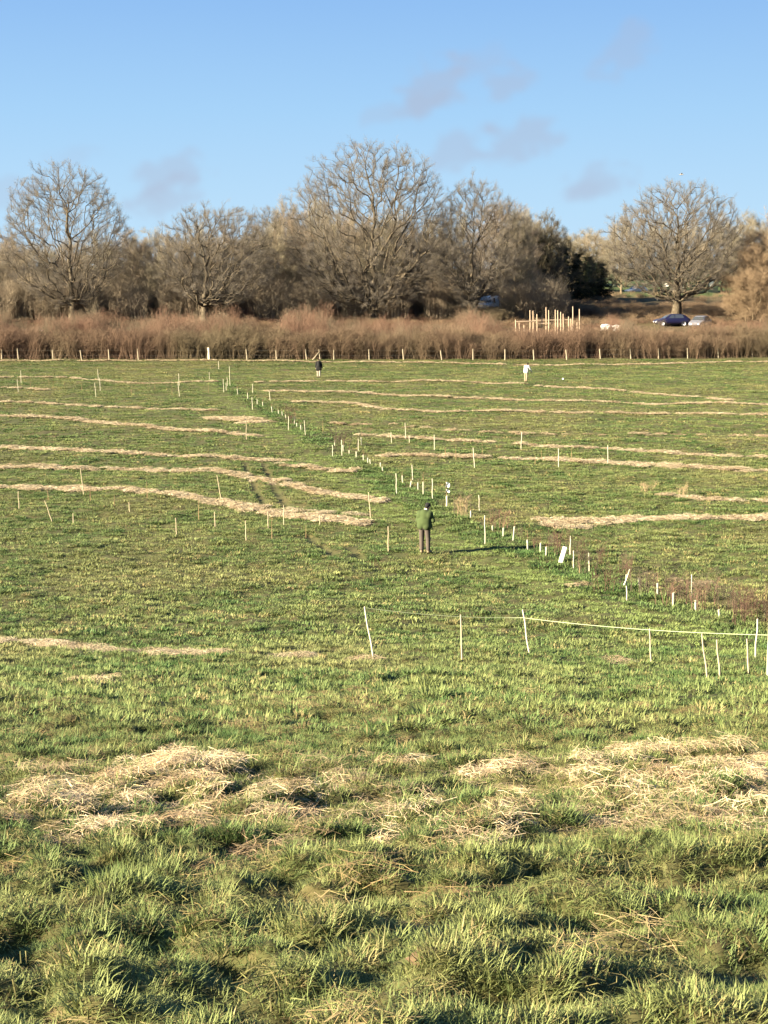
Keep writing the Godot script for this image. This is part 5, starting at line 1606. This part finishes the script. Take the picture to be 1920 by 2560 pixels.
func make_people() -> void:
	var V := func(x, y, z): return Vector3(x, y, z)
	# looking down at something held in both hands, back to the slope
	var J := {"pelvis": V.call(0, 0.97, 0.02), "waist": V.call(0, 1.12, 0.01), "chest": V.call(0.0, 1.30, -0.03), "neck": V.call(0.02, 1.50, -0.06), "skull": V.call(0.06, 1.62, -0.14), "face": V.call(0.35, -0.6, -1.0),
		"hip_l": V.call(-0.10, 0.93, 0.01), "hip_r": V.call(0.10, 0.93, 0.01), "knee_l": V.call(-0.11, 0.51, -0.02), "knee_r": V.call(0.12, 0.51, -0.04), "ankle_l": V.call(-0.09, 0.09, 0.05), "ankle_r": V.call(0.14, 0.09, 0.0), "toe_l": V.call(-0.12, 0.045, -0.10), "toe_r": V.call(0.19, 0.045, -0.14),
		"shoulder_l": V.call(-0.19, 1.42, -0.03), "shoulder_r": V.call(0.20, 1.41, -0.04), "elbow_l": V.call(-0.27, 1.14, -0.02), "elbow_r": V.call(0.31, 1.16, -0.02), "wrist_l": V.call(-0.13, 1.03, -0.26), "wrist_r": V.call(0.24, 1.10, -0.26), "palm_l": V.call(0.6, 0.7, -0.2), "palm_r": V.call(-0.6, 0.7, -0.2), "curl": 0.45,
		"coat": [[V.call(0, 1.36, -0.02), V.call(0, 1.10, 0.01), 0.185, 0.20], [V.call(-0.08, 1.15, 0.01), V.call(-0.10, 0.98, 0.03), 0.17, 0.165], [V.call(0.08, 1.15, 0.01), V.call(0.09, 0.98, 0.03), 0.17, 0.165], [V.call(0.22, 1.05, 0.02), V.call(0.27, 0.88, 0.03), 0.06, 0.045], [V.call(-0.15, 1.34, 0.0), V.call(0.15, 1.34, 0.0), 0.15, 0.15]]}
	var at := Vector3(1.42, ground_y(1.42, -53.27), -53.27)
	var reader := make_person(at, -0.35, J, {"skin": Color(0.45, 0.27, 0.19), "hair": Color(0.012, 0.012, 0.012), "hat": true, "trousers": Color(0.066, 0.053, 0.045), "boots": Color(0.17, 0.13, 0.085), "coat": Color(0.042, 0.058, 0.020), "collar": Color(0.55, 0.50, 0.40)}, "person in green jacket and dark beanie looking down on the grass")

	# walking away in a black coat
	J = {"pelvis": V.call(0, 0.95, 0), "waist": V.call(0, 1.10, -0.01), "chest": V.call(0.0, 1.28, -0.03), "neck": V.call(0.0, 1.46, -0.05), "skull": V.call(0.0, 1.57, -0.09), "face": V.call(0, -0.2, -1.0),
		"hip_l": V.call(-0.09, 0.91, 0), "hip_r": V.call(0.09, 0.91, 0), "knee_l": V.call(-0.10, 0.50, -0.10), "knee_r": V.call(0.09, 0.50, 0.03), "ankle_l": V.call(-0.10, 0.09, -0.16), "ankle_r": V.call(0.09, 0.12, 0.22), "toe_l": V.call(-0.12, 0.045, -0.32), "toe_r": V.call(0.10, 0.045, 0.10),
		"shoulder_l": V.call(-0.18, 1.38, -0.03), "shoulder_r": V.call(0.18, 1.38, -0.03), "elbow_l": V.call(-0.26, 1.10, 0.02), "elbow_r": V.call(0.27, 1.10, -0.02), "wrist_l": V.call(-0.26, 0.86, -0.05), "wrist_r": V.call(0.31, 0.87, -0.08), "palm_l": V.call(1, 0, 0), "palm_r": V.call(-1, 0, 0), "curl": 0.35,
		"coat": [[V.call(0, 1.34, -0.02), V.call(0, 1.05, 0.0), 0.17, 0.185], [V.call(-0.08, 1.05, 0), V.call(-0.13, 0.74, 0.01), 0.15, 0.14], [V.call(0.08, 1.05, 0), V.call(0.13, 0.74, 0.01), 0.15, 0.14], [V.call(0, 0.95, 0), V.call(0, 0.74, 0), 0.16, 0.16]]}
	at = Vector3(-5.91, ground_y(-5.91, -139.8), -139.8)
	make_person(at, 0.0, J, {"skin": Color(0.48, 0.30, 0.22), "hair": Color(0.03, 0.022, 0.015), "trousers": Color(0.24, 0.21, 0.165), "boots": Color(0.10, 0.08, 0.06), "coat": Color(0.012, 0.012, 0.015), "coat_name": "coat"}, "person in long black coat walking towards the hedge fence")
	# stooping a little in a white top
	J = {"pelvis": V.call(0, 0.95, 0.03), "waist": V.call(0, 1.10, 0.0), "chest": V.call(0.0, 1.27, -0.08), "neck": V.call(0.0, 1.43, -0.15), "skull": V.call(0.0, 1.53, -0.22), "face": V.call(0, -0.5, -1.0),
		"hip_l": V.call(-0.09, 0.91, 0.03), "hip_r": V.call(0.09, 0.91, 0.03), "knee_l": V.call(-0.10, 0.50, -0.03), "knee_r": V.call(0.10, 0.50, 0.02), "ankle_l": V.call(-0.10, 0.09, 0.02), "ankle_r": V.call(0.11, 0.09, 0.16), "toe_l": V.call(-0.11, 0.045, -0.13), "toe_r": V.call(0.12, 0.045, 0.02),
		"shoulder_l": V.call(-0.18, 1.36, -0.12), "shoulder_r": V.call(0.18, 1.36, -0.12), "elbow_l": V.call(-0.24, 1.10, -0.16), "elbow_r": V.call(0.26, 1.10, -0.24), "wrist_l": V.call(-0.22, 0.90, -0.30), "wrist_r": V.call(0.28, 0.92, -0.42), "palm_l": V.call(1, 0, 0), "palm_r": V.call(-1, 0, 0), "curl": 0.4,
		"coat": [[V.call(0, 1.32, -0.10), V.call(0, 1.05, 0.0), 0.165, 0.17], [V.call(-0.07, 1.05, 0.01), V.call(-0.08, 0.90, 0.03), 0.14, 0.135], [V.call(0.07, 1.05, 0.01), V.call(0.08, 0.90, 0.03), 0.14, 0.135]]}
	at = Vector3(12.45, ground_y(12.45, -135.2), -135.2)
	make_person(at, -0.6, J, {"skin": Color(0.48, 0.30, 0.22), "hair": Color(0.035, 0.025, 0.018), "trousers": Color(0.20, 0.16, 0.105), "boots": Color(0.10, 0.075, 0.05), "coat": Color(0.52, 0.51, 0.48)}, "person in white top and beige trousers stooping near the hedge")

# ---------------------------------------------------------------- build
func _ready() -> void:
	# camera, sky, sun, exposure
	var cam := Camera3D.new()
	cam.name = "camera"
	cam.fov = rad_to_deg(2.0 * atan(1280.0 / 3850.0))
	cam.near = 0.1
	cam.far = 2500.0
	cam.position = Vector3(0, 1.55, 0)
	cam.rotation = Vector3(-atan(580.0 / 3850.0), 0, 0)
	add_child(cam)
	var env := Environment.new()
	env.background_mode = Environment.BG_SKY
	env.sky = make_sky()
	env.background_energy_multiplier = 1.0
	env.tonemap_mode = Environment.TONE_MAPPER_LINEAR
	env.tonemap_exposure = EXPOSURE
	env.sdfgi_enabled = true
	env.ssao_enabled = true
	env.ssil_enabled = true
	var we := WorldEnvironment.new()
	we.name = "world_environment"
	we.environment = env
	add_child(we)
	var sun := DirectionalLight3D.new()
	sun.name = "sun"
	sun.light_color = Color(1.0, 0.94, 0.82)
	sun.light_energy = 1.6
	sun.light_angular_distance = 0.5
	sun.shadow_enabled = true
	var el := deg_to_rad(20.0)
	sun.look_at_from_position(Vector3.ZERO, Vector3(0.905 * cos(el), -sin(el), -0.425 * cos(el)))
	add_child(sun)
	# relief
	bump_fine.seed = 11; bump_fine.frequency = 0.85; bump_fine.fractal_octaves = 2
	bump_broad.seed = 12; bump_broad.frequency = 0.16; bump_broad.fractal_octaves = 2
	bump_small.seed = 14; bump_small.frequency = 2.3; bump_small.fractal_octaves = 2
	patch.seed = 13; patch.frequency = 0.6; patch.fractal_octaves = 3
	var k := 0
	for q in 4901:
		var d := -80.0 + q * 0.2
		while k < PROFILE_D.size() - 2 and d > PROFILE_D[k + 1]: k += 1
		var h: float = PROFILE_D[k + 1] - PROFILE_D[k]
		var t: float = (d - PROFILE_D[k]) / h
		drop_table.append((2 * t * t * t - 3 * t * t + 1) * PROFILE_DROP[k] + (t * t * t - 2 * t * t + t) * h * PROFILE_SLOPE[k] + (3 * t * t - 2 * t * t * t) * PROFILE_DROP[k + 1] + (t * t * t - t * t) * h * PROFILE_SLOPE[k + 1])
	make_masks()
	make_ground()
	make_hedge()
	make_trees()
	make_far_things()
	make_people()
	make_stakes()
	make_shrubs()
	make_straw()
	make_grass()
